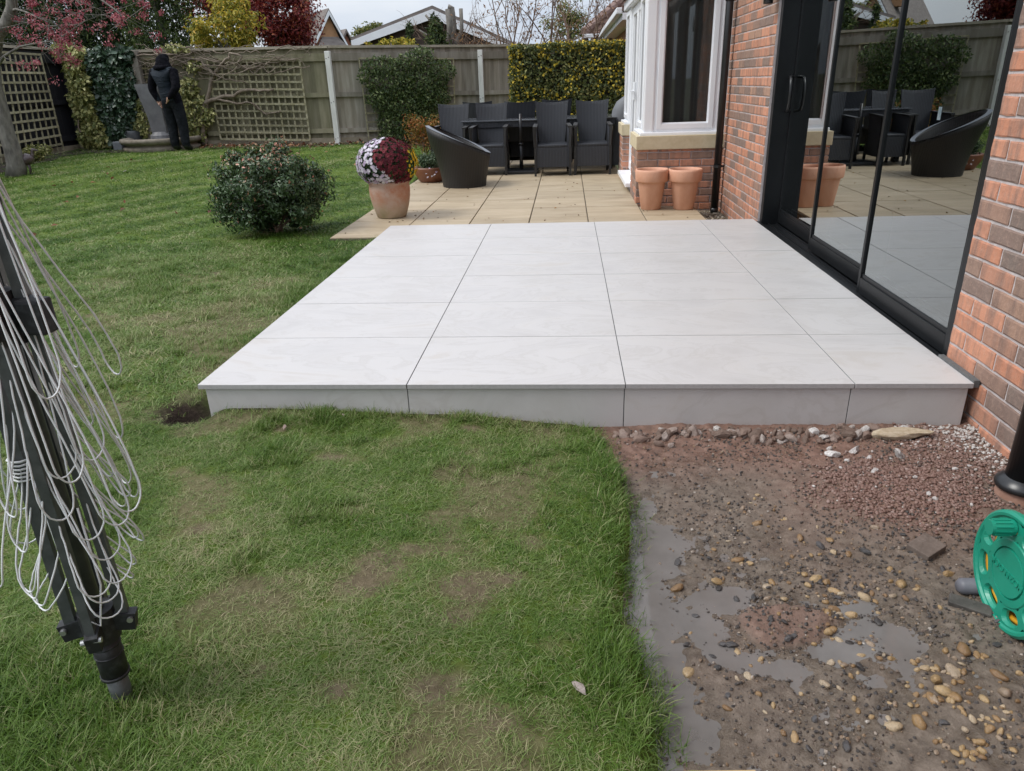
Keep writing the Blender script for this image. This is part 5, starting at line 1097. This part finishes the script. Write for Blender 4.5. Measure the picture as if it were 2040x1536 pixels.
b = onZ(856, 364, ZB); bw = pot('bowl_planter', 'brown terracotta bowl with trailing leaves beside the tub chair', b[0], b[1]+.13, ZB, [(0, 0), (.14, 0), (.16, .01), (.215, .10), (.235, .18), (.235, .20), (.215, .20), (.20, .17), (0, .16)], M('brown_glaze', (.17, .065, .035), (.23, .09, .05), .45, 8), cat='planter')
bp_ = thing('bowl_plant', 'leafy green plant with few white flowers spilling from brown bowl', 'plant', (b[0], b[1]+.13, ZB+.17)); P, N, k = clumps(1700, ell_centers(12, (0, 0, .12), .19, .17, .12, rg), np.full(12, .09), rg); foliage('foliage', leaves(P, N, .035, .6, .25, .3, rg), leaf_mat('pale_green_leaf', [(0, (.03, .055, .025)), (.6, (.075, .12, .055)), (1, (.16, .2, .12))], .5, .2), bp_)
# a few open blooms hanging over the bowl's edge
P = np.array([(-.02, -.22, -.03), (.05, -.235, -.08), (.09, -.23, -.05), (.0, -.235, -.09), (.12, -.215, -.02), (.03, -.22, .03)]); parts = [leaves(P, np.tile([0, -1.0, .3], (6, 1)), .02, .9, .1, 0, rg) for k in range(4)]; foliage('white_flowers', join(parts), m_fw, bp_)['kind'] = 'stuff'
# ------------------------------------------------------------------ rounded bush on the lawn
g0 = G(527, 478); bush = thing('round_bush', 'rounded evergreen bush with reddish tips standing on the lawn', 'bush', (g0[0], g0[1]+.36, gz(g0[0], g0[1]+.36)))
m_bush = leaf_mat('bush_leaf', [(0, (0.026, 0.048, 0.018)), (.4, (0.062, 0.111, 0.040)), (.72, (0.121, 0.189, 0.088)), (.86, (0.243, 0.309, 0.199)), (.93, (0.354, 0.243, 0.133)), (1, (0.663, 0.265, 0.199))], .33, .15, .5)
rg = np.random.default_rng(66); parts = []
d = rg.normal(0, 1, (90, 3)); d /= np.linalg.norm(d, axis=1)[:, None]; e = 2.6
sup = (np.abs(d)**e).sum(1)**(-1/e); cen = d*sup[:, None]*np.array([.545, .40, .335])*rg.uniform(.68, 1.07, 90)[:, None]+np.array([0, 0, .42]); cen = cen[cen[:, 2] > .06]
P, N, k = clumps(16500, cen, rg.uniform(.06, .155, len(cen)), rg, .9, .5); out_ = P-np.array([0, 0, .35]); N = N*.6+out_/np.linalg.norm(out_, axis=1)[:, None]; P[:, 2] = np.maximum(P[:, 2], .02)
tn = rg.beta(2, 2.6, len(P))*.86; tn = np.where((rg.uniform(0, 1, len(P)) < .045+.16*ss((P[:, 2]-.60)/.12)), rg.uniform(.9, 1, len(P)), tn)
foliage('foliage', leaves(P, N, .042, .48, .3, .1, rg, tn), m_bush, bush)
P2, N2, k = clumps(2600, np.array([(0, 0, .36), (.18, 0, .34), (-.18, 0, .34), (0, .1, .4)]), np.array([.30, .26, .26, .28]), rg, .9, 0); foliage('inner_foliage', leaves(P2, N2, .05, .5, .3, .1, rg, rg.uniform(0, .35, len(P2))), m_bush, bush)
mb = MB(); [branchy(mb, (rg.normal(0, .06), rg.normal(0, .06), -.05), (rg.normal(0, .5), rg.normal(0, .4), 1), .34, .014, 2, rg) for i in range(9)]; branchy(mb, (.28, 0, .6), (.1, 0, 1), .26, .005, 0, rg); mb.build('stem', m_twig, bush)
# ------------------------------------------------------------------ rotary clothes dryer, folded
rd_b = onZ(255, 1388, -.135); rd = thing('rotary_dryer', 'folded rotary clothes dryer with looping white lines on the lawn', 'clothes dryer', (rd_b[0]-.012, rd_b[1], -.15))
m_steel = M('dull_grey_steel', (.05, .056, .056), (.085, .092, .092), .45, 30, rvar=.12); m_sleeve = M('black_mouldy_plastic', (.012, .012, .014), (.05, .055, .06), .6, 45, lo=.5, hi=.75)
MB().tube([(0, 0, -.05), (0, 0, .10)], .0225, 20).build('ground_tube', m_steel, rd, True)
MB().tube([(0, 0, .085), (0, 0, .20)], .029, 20).tube([(0, 0, .085), (0, 0, .092)], .031, 20).tube([(0, 0, .145), (0, 0, .149)], .0305, 20).tube([(0, 0, .172), (0, 0, .176)], .0305, 20).build('sleeve', m_sleeve, rd, True)
HUB = .235; AZ = [R(200), R(290), R(20), R(110)]; r0, r1, LA = .052, .034, 1.55
hub = MB().tube([(0, 0, .19), (0, 0, .27)], .036, 20)
for a in AZ:
    c_, s_ = math.cos(a), math.sin(a); hub.obox((c_*.02, s_*.02, HUB), (c_*.075, s_*.070, HUB-.010), .026, .042)
hub.build('hub', m_sleeve, rd)
for a in AZ:
    c_, s_ = math.cos(a), math.sin(a); MB().tube([(c_*.066-s_*.02, s_*.066+c_*.02, HUB), (c_*.066+s_*.02, s_*.066-c_*.02, HUB)], .0065, 10).build('hinge_pin', M('pin_%d' % int(a*10), (.4, .4, .4), (.5, .5, .5), .35, 9, metal=.8), rd)
MB().tube([(0, 0, .25), (0, 0, LA+.2)], .0175, 18).build('pole', m_steel, rd, True)
def armp(a, h): r_ = r0+(r1-r0)*(h/LA)**.8; return Vector((math.cos(a)*r_, math.sin(a)*r_, HUB+h))
for a in AZ: MB().obox(armp(a, -.0), armp(a, LA), .018, .022, up=(math.cos(a), math.sin(a), 0)).build('arm', m_steel, rd)
UC = .93; uc = MB().tube([(0, 0, UC-.05), (0, 0, UC+.05)], .032, 16)
for a in AZ: uc.bbox(math.cos(a)*.045-.018, math.cos(a)*.045+.018, math.sin(a)*.045-.018, math.sin(a)*.045+.018, UC-.03, UC+.035, .005)
uc.bbox(.045, .092, -.02, .02, UC-.03, UC+.035, .006); uc.build('sliding_collar', m_sleeve, rd)
m_line = M('white_line', (.60, .62, .62), (.70, .71, .72), .45, 30)
rg = np.random.default_rng(77)
for k in range(4):
    a, b = AZ[k], AZ[(k+1) % 4]; mid = Vector((math.cos((a+b if b > a else a+b+2*math.pi)/2), math.sin((a+b if b > a else a+b+2*math.pi)/2), 0))
    for j in range(13):
        h = .20+j*.098+rg.uniform(-.012, .012); pa, pb_ = armp(a, h), armp(b, h+rg.uniform(-.02, .02)); dr_ = h*(.64+rg.uniform(-.10, .10)); bul = .038+.115*(dr_/.8)*rg.uniform(.4, 1.25); sk = rg.uniform(-.35, .35); pts = []
        for t in np.linspace(0, 1, 37):
            rd_ = .045+.02*abs(sk); tA = .36
            if t < tA: lat, zz_ = .10*t/tA, (dr_-rd_)*t/tA
            elif t > 1-tA: lat, zz_ = 1-.10*(1-t)/tA, (dr_-rd_)*(1-t)/tA
            else: an = math.pi*(t-tA)/(1-2*tA); lat, zz_ = .5-.40*math.cos(an), dr_-rd_+rd_*math.sin(an)
            s = ss(zz_/dr_)**1.8; q = pa.lerp(pb_, .5+(lat-.5)*(1+.35*s)); q = q+mid*bul*s+Vector((-mid.y, mid.x, 0))*sk*.16*s+Vector((0, 0, -zz_)); q += Vector((rg.normal(0, .0005), rg.normal(0, .0005), 0)); pts.append(q)
        MB().tube(pts, .0018, 6).build('line', m_line, rd, True)
# knotted end wound round one arm
ka = AZ[0]; q = []
for i in range(50):
    t = i/49; p_ = armp(ka, .42-.05*t); an = t*2*math.pi*6; q.append(p_+Vector((math.cos(an)*.02, math.sin(an)*.02, 0)))
q += [armp(ka, .37)+Vector((.03, -.02, -.02)), armp(ka, .30)+Vector((.045, -.03, 0)), armp(ka, .18)+Vector((.055, -.035, 0)), armp(ka, .06)+Vector((.06, -.04, 0)), armp(ka, .03)+Vector((.09, -.03, 0)), armp(ka, .12)+Vector((.10, -.01, 0)), armp(ka, .3)+Vector((.09, 0, 0))]
MB().tube(q, .0023, 6).build('knotted_line', m_line, rd, True)
# ------------------------------------------------------------------ hose reel
hr = thing('hose_reel', 'green hose reel with yellow hose standing on the gravel', 'hose reel', (2.69, -1.135, -.045))
m_green = M('green_plastic', (.008, .22, .14), (.012, .27, .175), .35, 4, rvar=.08); m_hose = M('yellow_hose', (.62, .30, .02), (.70, .37, .03), .4, 10); m_greyp = M('grey_plastic', (.10, .10, .115), (.14, .14, .155), .5, 10)
def wheel(x0, th, name, parent):
    mb = MB(); RI, RO = .088, .142
    for s in range(8):
        tc0 = 2*math.pi*(s+.5)/8; n = 28; V, F = [], []
        for side in (0, 1):
            for ring_ in range(3):
                for i in range(n):
                    ph = 2*math.pi*i/n; c_, s_ = math.cos(ph), math.sin(ph)
                    if ring_ == 0: du, dv = .60*c_, .62*s_; q = (abs(c_)**3+abs(s_)**3)**(-1/3); du *= q*.95; dv *= q*.95
                    elif ring_ == 1: q = (abs(c_)**3+abs(s_)**3)**(-1/3); du, dv = .74*c_*q, .80*s_*q
                    else: m_ = max(abs(c_), abs(s_)); du, dv = c_/m_, s_/m_
                    thh = tc0+du*math.pi/8; r_ = (RI+RO)/2+dv*(RO-RI)/2; dep = (.008 if ring_ == 0 else 0.0)
                    V.append((x0+(dep if side == 0 else th), r_*math.cos(thh), r_*math.sin(thh)))
        for side in (0, 1):
            for ring_ in range(2):
                for i in range(n):
                    a = side*3*n+ring_*n+i; b = side*3*n+ring_*n+(i+1) % n; F.append((a, b, b+n, a+n))
        for i in range(n): F.append((i, (i+1) % n, 3*n+(i+1) % n, 3*n+i))
        mb.add(V, F)
    prof = [(RI+.0005, x0+th), (RI+.0005, x0), (RI-.002, x0-.003), (.068, x0-.004), (.0665, x0+.002), (.064, x0+.002), (.0625, x0-.005), (.0, x0-.006)]; N = 56; o = len(mb.v)
    for r_, x in prof: mb.v += [(x, r_*math.cos(2*math.pi*j/N), r_*math.sin(2*math.pi*j/N)) for j in range(N)]
    for i in range(len(prof)-1): mb.f += [(o+i*N+j, o+i*N+(j+1) % N, o+(i+1)*N+(j+1) % N, o+(i+1)*N+j) for j in range(N)]
    prof = [(RO-.0005, x0+th), (RO-.0005, x0), (RO+.004, x0-.005), (.153, x0-.006), (.160, x0), (.161, x0+.010), (.157, x0+.018), (.150, x0+.018)]; o = len(mb.v)
    for r_, x in prof: mb.v += [(x, r_*math.cos(2*math.pi*j/N), r_*math.sin(2*math.pi*j/N)) for j in range(N)]
    for i in range(len(prof)-1): mb.f += [(o+i*N+j, o+i*N+(j+1) % N, o+(i+1)*N+(j+1) % N, o+(i+1)*N+j) for j in range(N)]
    return mb.build(name, m_green, parent)
wh_ = wheel(0, .014, 'side_wheel', hr); wheel(.16, .014, 'side_wheel', hr)
fc = bpy.data.curves.new('emblem', 'FONT'); fc.body = 'HOZELOCK'; fc.size = .026; fc.extrude = .0012; fc.align_x = 'CENTER'; fc.align_y = 'CENTER'; fo = bpy.data.objects.new('emblem', fc); C.objects.link(fo)
me = bpy.data.meshes.new_from_object(fo.evaluated_get(bpy.context.evaluated_depsgraph_get())); bpy.data.objects.remove(fo); me.materials.append(m_green)
em = link('emblem', me, wh_); em.matrix_local = Matrix(((0, 0, -1, -.0065), (1, 0, 0, 0), (0, -1, 0, 0), (0, 0, 0, 1)))       # moulded lettering, upside down as the wheel stands
mb = MB(); kz, ky = .118, .03
kn = MB().tube([(-.002, ky, kz), (-.06, ky, kz)], [.021, .0195], 20)
for j in range(12): an = 2*math.pi*j/12; kn.obox((-.012, ky+math.cos(an)*.0205, kz+math.sin(an)*.0205), (-.052, ky+math.cos(an)*.0195, kz+math.sin(an)*.0195), .004, .004)
kn.build('crank_knob', m_green, hr)
MB().tube([(.005, 0, 0), (.165, 0, 0)], .05, 24).build('drum', m_green, hr, True)
q = []
for i in range(900):
    t = i/899; an = t*2*math.pi*25; lay_ = int(t*3); xx = .022+.12*abs(((t*3) % 2)-1); r_ = .074+.018*(t*3); q.append((xx, r_*math.cos(an), r_*math.sin(an)))
MB().tube(q, .0085, 8).build('hose', m_hose, hr, True)
fl = -.155+.022
for y_ in (.115, -.115):
    e_ = -.045 if y_ > 0 else .03; MB().tube([(e_, y_, fl), (e_+.01, y_, fl), (.21, y_, fl), (.22, y_, fl)], [.014, .023, .023, .014], 16).build('foot_bar', m_greyp, hr, True)
fr_ = MB()
for x_ in (.148,): fr_.obox((x_+.04, .115, fl), (x_+.04, 0, .02), .02, .03).obox((x_+.04, -.115, fl), (x_+.04, 0, .02), .02, .03)
fr_.build('stand_frame', m_greyp, hr)
# ------------------------------------------------------------------ beyond the fence: trees and houses
m_conif = leaf_mat('conifer_spray', [(0, (0.012, 0.027, 0.009)), (.5, (0.033, 0.063, 0.015)), (.85, (0.068, 0.105, 0.024)), (1, (0.112, 0.143, 0.038))], .6, .15)
m_conif2 = leaf_mat('bright_conifer_spray', [(0, (0.015, 0.033, 0.009)), (.5, (0.045, 0.078, 0.015)), (.85, (0.090, 0.128, 0.027)), (1, (0.150, 0.180, 0.045))], .6, .15)
m_red = leaf_mat('red_leaf', [(0, (0.075, 0.010, 0.015)), (.5, (0.200, 0.027, 0.027)), (.8, (0.325, 0.056, 0.044)), (1, (0.500, 0.163, 0.075))], .5, .3)
m_gold = leaf_mat('golden_leaf', [(0, (0.108, 0.132, 0.018)), (.5, (0.312, 0.288, 0.036)), (.85, (0.576, 0.456, 0.060)), (1, (0.660, 0.396, 0.072))], .5, .3)
m_olive = leaf_mat('olive_leaf', [(0, (0.060, 0.084, 0.018)), (.6, (0.156, 0.180, 0.042)), (1, (0.336, 0.288, 0.084))], .5, .3); m_brown = leaf_mat('brown_leaf', [(0, (.14, .07, .035)), (.6, (.27, .14, .07)), (1, (.40, .24, .12))], .6, .3)
def crown_tree(name, label, px, py, Y, rx, rz, mat, n, size, zc=None, ncl=26, clr=.38, aspect=.5, ry=None, seed=1, jit=.6, lo=.5, droop=.3):
    rg = np.random.default_rng(seed); c = onY(px, py, Y); z0 = -.3; ry = ry or rx*.8; t = thing(name, label, 'tree', (c[0], Y, z0)); cz = c[2]-z0
    mb = MB(); mb.tube([(0, 0, -.1), (.03*rx, 0, cz*.5), (0, 0, cz+rz*.4)], [.05*rz+.05, .035*rz+.04, .015], 9); cen = ell_centers(ncl, (0, 0, cz), rx*.8, ry*.8, rz*.8, rg, lo)
    mb.build('trunk', m_bark, t, True); lm = MB()
    for q in cen[:14]: lm.tube([(0, 0, cz-rz*.5), tuple(np.array(q)*np.array([.5, .5, 0])+np.array([0, 0, (cz-rz*.3+q[2])/2])), tuple(q)], [.02*rz+.015, .015, .005], 5)
    lm.build('limbs', m_bark, t); P, N, k = clumps(n, cen, np.full(ncl, clr*min(rx, rz))*rg.uniform(.6, 1.3, ncl), rg, .85, .5); foliage('crown', leaves(P, N+np.array([0, 0, .4]), size, aspect, .3, droop, rg, jit=jit), mat, t); return t
def conifer(name, label, px, Y, halfw, top, mat, seed, n=26000, size=.115):
    rg = np.random.default_rng(seed); c = onY(px, 60, Y); t = thing(name, label, 'tree', (c[0], Y, -.3)); H = top+.3
    MB().tube([(0, 0, -.1), (0, 0, H*.95)], [.16, .02], 8).build('trunk', m_bark, t, True)
    z = H*rg.uniform(.05, 1, n)**.85; env = halfw*np.clip((1-(z/H))*1.7, 0, 1)**.6; an = rg.uniform(0, 6.283, n); lump = .78+.3*np.sin(an*5+z*2.6+seed)*np.sin(z*4.1+an*2); r_ = env*lump*rg.uniform(.55, 1.02, n)
    P = np.stack([r_*np.cos(an), r_*np.sin(an), z], -1); N = np.stack([np.cos(an), np.sin(an), np.full(n, .25)], -1); foliage('crown', leaves(P, N, size, .26, .2, .9, rg, jit=.7), mat, t); return t
conifer('conifer_tree', 'broad dark conifer behind the black fence and trellis', 20, 15.5, 1.9, 6.2, m_conif, 1); conifer('conifer_tree', 'dark conifer rising behind the cream ivy column', 130, 15.8, 1.8, 6.0, m_conif, 2); conifer('conifer_tree', 'dark conifer rising behind the dark ivy', 210, 16.0, 1.1, 5.5, m_conif, 3); conifer('conifer_tree', 'dark conifer far left behind the lawn tree', -90, 15.0, 1.9, 6.0, m_conif, 6)
conifer('conifer_tree', 'bright green conifer column rising behind the standing person', 322, 15.3, 1.02, 7.0, m_conif2, 4, 30000)
crown_tree('golden_shrub', 'yellow-leaved shrub over the fence beside the bright conifer', 445, 62, 14.2, 1.0, .8, m_gold, 4200, .11, seed=11, aspect=.35)
crown_tree('red_tree', 'red-leaved tree above the fence beside brick gable house', 548, 22, 17, 1.1, 1.4, m_red, 12000, .095, seed=12, ncl=54, aspect=.45); crown_tree('red_tree', 'dark red tree partly behind the golden shrub', 445, -10, 17.5, 1.4, 1.1, m_red, 9000, .10, seed=13, ncl=40, aspect=.45)
crown_tree('olive_tree', 'small yellow-green tree between brick gables and white-edged roof', 738, 75, 30, .95, .75, m_olive, 2600, .12, seed=14); crown_tree('golden_shrub', 'thin yellow-green shrub peeping over fence below white bargeboard', 780, 92, 16.0, .8, .22, m_gold, 700, .09, seed=15); conifer('conifer_tree', 'small conifer over the fence before the white-edged gable', 868, 17.5, .75, 2.75, m_conif2, 16, 2600, .14); conifer('conifer_tree', 'dark conifer spire before the left slope of gable roof', 815, 17.2, .3, 2.6, m_conif, 17, 1200, .12)
crown_tree('olive_tree', 'olive-leaved tree behind bare twigs beside the tiled roof', 1135, 45, 27, 1.2, 1.3, m_olive, 2600, .11, seed=18, lo=.2)
# bare trees with last brown leaves
def bare_tree(label, px, Y, H, seed, nl, spread=.42, stems=5, r_=.035, mat=m_brown, depth=4):
    rg = np.random.default_rng(seed); c = onY(px, 80, Y); t = thing('bare_tree', label, 'tree', (c[0], Y, -.3)); mb = MB(); tips = []
    MB().tube([(0, 0, -.1), (0, 0, .9)], [.10, .085], 9).build('trunk', m_twig, t, True)
    for i in range(stems): d = np.array([rg.normal(0, .35), rg.normal(0, .3), 1.0]); branchy(mb, (0, 0, .8), d/np.linalg.norm(d), H*.36, r_, depth, rg, spread, .12, 4, (2, 3), .68, 5, tips)
    mb.build('branches', m_twig, t)
    tips = np.array(tips); P = tips[rg.integers(0, len(tips), nl)]+rg.normal(0, .03, (nl, 3)); foliage('crown', leaves(P, rg.normal(0, 1, (nl, 3)), .09, .38, .3, .9, rg), mat, t)
bare_tree('bare twiggy tree with brown leaves behind the pale fence post', 1035, 17.2, 4.2, 21, 420); bare_tree('bare twiggy tree with brown leaves above the yellow hedge', 1110, 18.5, 4.4, 22, 380); bare_tree('low bare shrub with brown leaves just over the fence', 965, 16.5, 2.6, 23, 240, .5, 6, .022); bare_tree('sparse bare tree beside the tiled roof', 1175, 19.5, 4.6, 24, 160)
rg = np.random.default_rng(25)
pt_ = thing('pollarded_tree', 'pollarded tree with thick cut stumps before the gable roof', 'tree', (onY(900, 80, 18)[0], 18, -.3)); o0 = Vector(pt_.location)
MB().tube([(0, 0, -.1), (0, 0, 1.6)], [.16, .14], 10).build('trunk', m_bark, pt_, True)
for pix, r_ in [([(893, 95), (897, 60), (893, 18)], .085), ([(893, 95), (905, 55), (900, 16), (893, 14)], .07), ([(905, 95), (920, 60), (918, 17)], .05), ([(893, 95), (868, 55), (848, 30)], .03), ([(890, 98), (860, 75), (835, 60)], .02)]:
    pts = [Vector((0, 0, 1.4))]+[Vector(onY(x, y, 18))-o0 for x, y in pix]; MB().tube(pts, [r_*1.2]+[r_]*len(pix), 8).build('limb', m_bark, pt_, True)
mb = MB(); [branchy(mb, tuple(Vector(onY(rg.uniform(840, 990), rg.uniform(70, 95), 18))-o0), rg.normal(0, 1, 3)+np.array([0, 0, .6]), .5, .012, 2, rg, .6, 0) for i in range(26)]; mb.build('twigs', m_twig, pt_)
# far houses
m_obrick = M('orange_brick', (.38, .21, .11), (.46, .26, .14), .9, 3, coord='World'); m_grtile = M('grey_roof_tile', (.13, .11, .10), (.19, .165, .15), .9, 2, 6, .4, coord='World', stretch=(1, 1, 4)); m_wfascia = M('white_fascia', (.74, .76, .80), (.8, .82, .85), .5, 3); m_darkwall = M('dark_brown_boarding', (.045, .032, .026), (.07, .05, .04), .9, 4, coord='World')
def gable_house(name, label, pl, pa, prr, Y, depth, wall_m, roof_m, trim, board=.18, over=.3):
    L, A, Rr = [onY(*p, Y) for p in (pl, pa, prr)]; t = thing(name, label, 'house', ((L[0]+Rr[0])/2, Y, -.3)); o = Vector(t.location)
    L, A, Rr = Vector(L)-o, Vector(A)-o, Vector(Rr)-o
    MB().prism([(L.x+.2, 0, 0), (Rr.x-.2, 0, 0), (Rr.x-.2, 0, Rr.z-.12), (A.x, 0, A.z-.12), (L.x+.2, 0, L.z-.12)], (0, depth, 0)).build('wall', wall_m, t)
    for q, nm in ((L, 'roof'), (Rr, 'roof')):
        rf_ = MB().prism([(q.x, -over, q.z), (A.x, -over, A.z), (A.x, -over, A.z+.16), (q.x, -over, q.z+.14)], (0, depth+2*over, 0)).build(nm, roof_m, t)
        MB().prism([(q.x, -over-.05, q.z-board*.7), (A.x, -over-.05, A.z-board), (A.x, -over-.05, A.z+.04), (q.x, -over-.05, q.z+.04)], (0, .045, 0)).build('bargeboard', trim, rf_)
    return t
gh = gable_house('gable_house', 'orange brick gable house beyond the red tree', (620, 98), (652, 22), (695, 98), 50, 12, m_obrick, m_grtile, m_wfascia, .25)
gh.rotation_euler = (0, 0, R(36)); c = Vector(onY(642, 12, 52))-Vector(gh.location); MB().box(c.x-.5, c.x+.4, 2, 3, c.z-1.5, c.z+.6).build('chimney', m_obrick, gh)
p0 = Vector(onY(660, 88, 50))-Vector(gh.location); MB().prism([(p0.x-1.1, -.6, p0.z-.2), (p0.x+1.0, -.6, p0.z-.2), (p0.x+.5, -.1, p0.z+.45), (p0.x-.6, -.1, p0.z+.45)], (0, .3, 0)).build('porch_roof', m_grtile, gh)
gable_house('gable_house', 'small red brick gable house just right of the orange one', (668, 110), (688, 62), (716, 110), 62, 10, M('red_far_brick', (.30, .13, .09), (.36, .17, .11), .9, 3), m_grtile, m_grtile, .1).rotation_euler = (0, 0, R(36))
gable_house('garage_building', 'low dark garage gable with white bargeboards behind the fence', (704, 84), (864, 22), (1022, 92), 26, 9, m_darkwall, m_grtile, m_wfascia, .27, .25)
# tiled neighbour wing on the right: eaves run towards the house, hip at the far end
ze = 2.32; c0 = onZ(1200, 72, ze); c1 = onZ(1163, 76, ze); c2 = onZ(1242, 27, ze)
nb = thing('neighbour_wing', 'brown tiled roof with white gutters above the flowering hedge', 'house', (c0[0], c0[1], -.3)); o = Vector(nb.location)
E0, E1, E2 = Vector(c0)-o, Vector(c1)-o, Vector((c2[0]+.1, c2[1]-.5, ze))-o; xe = max(E0.x, E2.x)
MB().box(E0.x+.3, E0.x+7, E2.y, E0.y+.25, 0, E0.z-.05).box(E1.x+.35, E0.x+7, E0.y+.30, E0.y+6, 0, E0.z-.05).build('wall', M('neighbour_brick', (.30, .14, .09), (.38, .19, .12), .9, 6, coord='World'), nb)
rise = .80
MB().prism([(E0.x, E2.y, E0.z), (E0.x, E0.y+3, E0.z), (E0.x+3.4, E0.y+3, E0.z+3.4*rise), (E0.x+3.4, E2.y, E0.z+3.4*rise)], (0, 0, .10)).build('roof', m_tile, nb)
MB().prism([(E1.x, E0.y, E0.z), (E0.x+6, E0.y, E0.z), (E0.x+6, E0.y+3, E0.z+3*rise), (E1.x+3, E0.y+3, E0.z+3*rise)], (0, 0, .10)).build('roof', m_tile, nb)
MB().prism([(E1.x, E0.y, E0.z), (E1.x+3, E0.y+3, E0.z+3*rise), (E1.x, E0.y+6, E0.z)], (0, 0, .10)).build('roof', m_tile, nb)
mb = MB()
for i in range(16): t = (i+.5)/16; mb.tube([(E1.x+3*t-.10, E0.y+3*t-.10, E0.z+3*rise*t+.06), (E1.x+3*(t+.055), E0.y+3*(t+.055), E0.z+3*rise*(t+.055)+.09)], .13, 10)
hp_ = mb.build('hip_tiles', M('hip_tile', (.20, .13, .11), (.30, .21, .18), .85, 8, coord='World'), nb); hp_['kind'] = 'stuff'
for i in range(15):
    s = .1+i*.21; MB().obox((E1.x+s, E0.y+s-.01, E0.z+s*rise+.10), (E0.x+6, E0.y+s-.01, E0.z+s*rise+.10), .05, .03).build('tile_course', m_tile, nb); MB().obox((E0.x+s, E2.y, E0.z+s*rise+.10), (E0.x+s, E0.y+s, E0.z+s*rise+.10), .05, .03).build('tile_course', m_tile, nb)
MB().bbox(E0.x-.11, E0.x+.01, E2.y, E0.y-.02, E0.z-.04, E0.z+.07, .02).build('gutter', m_wfascia, nb); MB().bbox(E1.x-.05, E0.x-.0, E0.y-.11, E0.y-.01, E0.z-.04, E0.z+.07, .02).build('gutter', m_wfascia, nb); MB().box(E0.x+.01, E0.x+.3, E2.y, E0.y, E0.z-.14, E0.z-.02).build('soffit', m_wfascia, nb); MB().box(E1.x+.2, E0.x, E0.y+.02, E0.y+.3, E0.z-.24, E0.z-.02).build('soffit', m_wfascia, nb)
# ------------------------------------------------------------------ border soil, leaf litter
bed = MB()
for k, wd in ((0, .7), (1, .9), (2, .55), (3, .45)):
    a, b = FSEG[k][0], FSEG[k][1]; d, L, nr = seg_frame(a, b); m = 24
    q0 = [np.array([a[0], a[1], 0])+d*L*i/m+nr*.02 for i in range(m+1)]; q1 = [p+nr*(wd+.12*math.sin(i*1.3+k)) for i, p in enumerate(q0)]
    bed.add([(p[0], p[1], gz(p[0], p[1])+.012) for p in q0+q1], [(i, i+1, m+2+i, m+1+i) for i in range(m)])
bd_ = bed.build('border_soil', m_soil); tag(bd_, kind='structure')
rg = np.random.default_rng(88); P = []
for i in range(700): x, y = rg.uniform(-8, -1.2), 0; f = rg.uniform(0, 1); k = 2 if rg.uniform() < .7 else 3; a, b = FSEG[k][0], FSEG[k][1]; d, L, nr = seg_frame(a, b); p = np.array([a[0], a[1], 0])+d*L*f+nr*abs(rg.normal(.3, .18)); P.append((p[0], p[1], gz(p[0], p[1])+.03))
for i in range(60): x, y = rg.uniform(-6, -.7), rg.uniform(3.2, 10.5); P.append((x, y, gz(x, y)+.045))
P = np.array(P); lt = foliage('leaf_litter', leaves(P, np.tile([0, 0, 1.0], (len(P), 1)), .07, .6, .2, 0, rg), leaf_mat('fallen_leaf', [(0, (.10, .04, .025)), (.5, (.24, .09, .045)), (.85, (.36, .2, .1)), (1, (.5, .42, .3))], .7, .2)); tag(lt, 'fallen brown and red leaves along the fence border', 'leaves', kind='stuff')
P = np.array([(rg.uniform(-.5, 2.9), rg.uniform(3.75, 7.5), ZB+.006) for i in range(70)]+[(-.25+rg.normal(0, .35), 4.75+rg.normal(0, .2), ZB+.006) for i in range(30)]); lt = foliage('leaf_crumbs', leaves(P, np.tile([0, 0, 1.0], (len(P), 1)), .026, .8, .3, 0, rg, jit=.3), m_crumb); tag(lt, 'dry leaf crumbs scattered over the beige paving', 'leaves', kind='stuff')
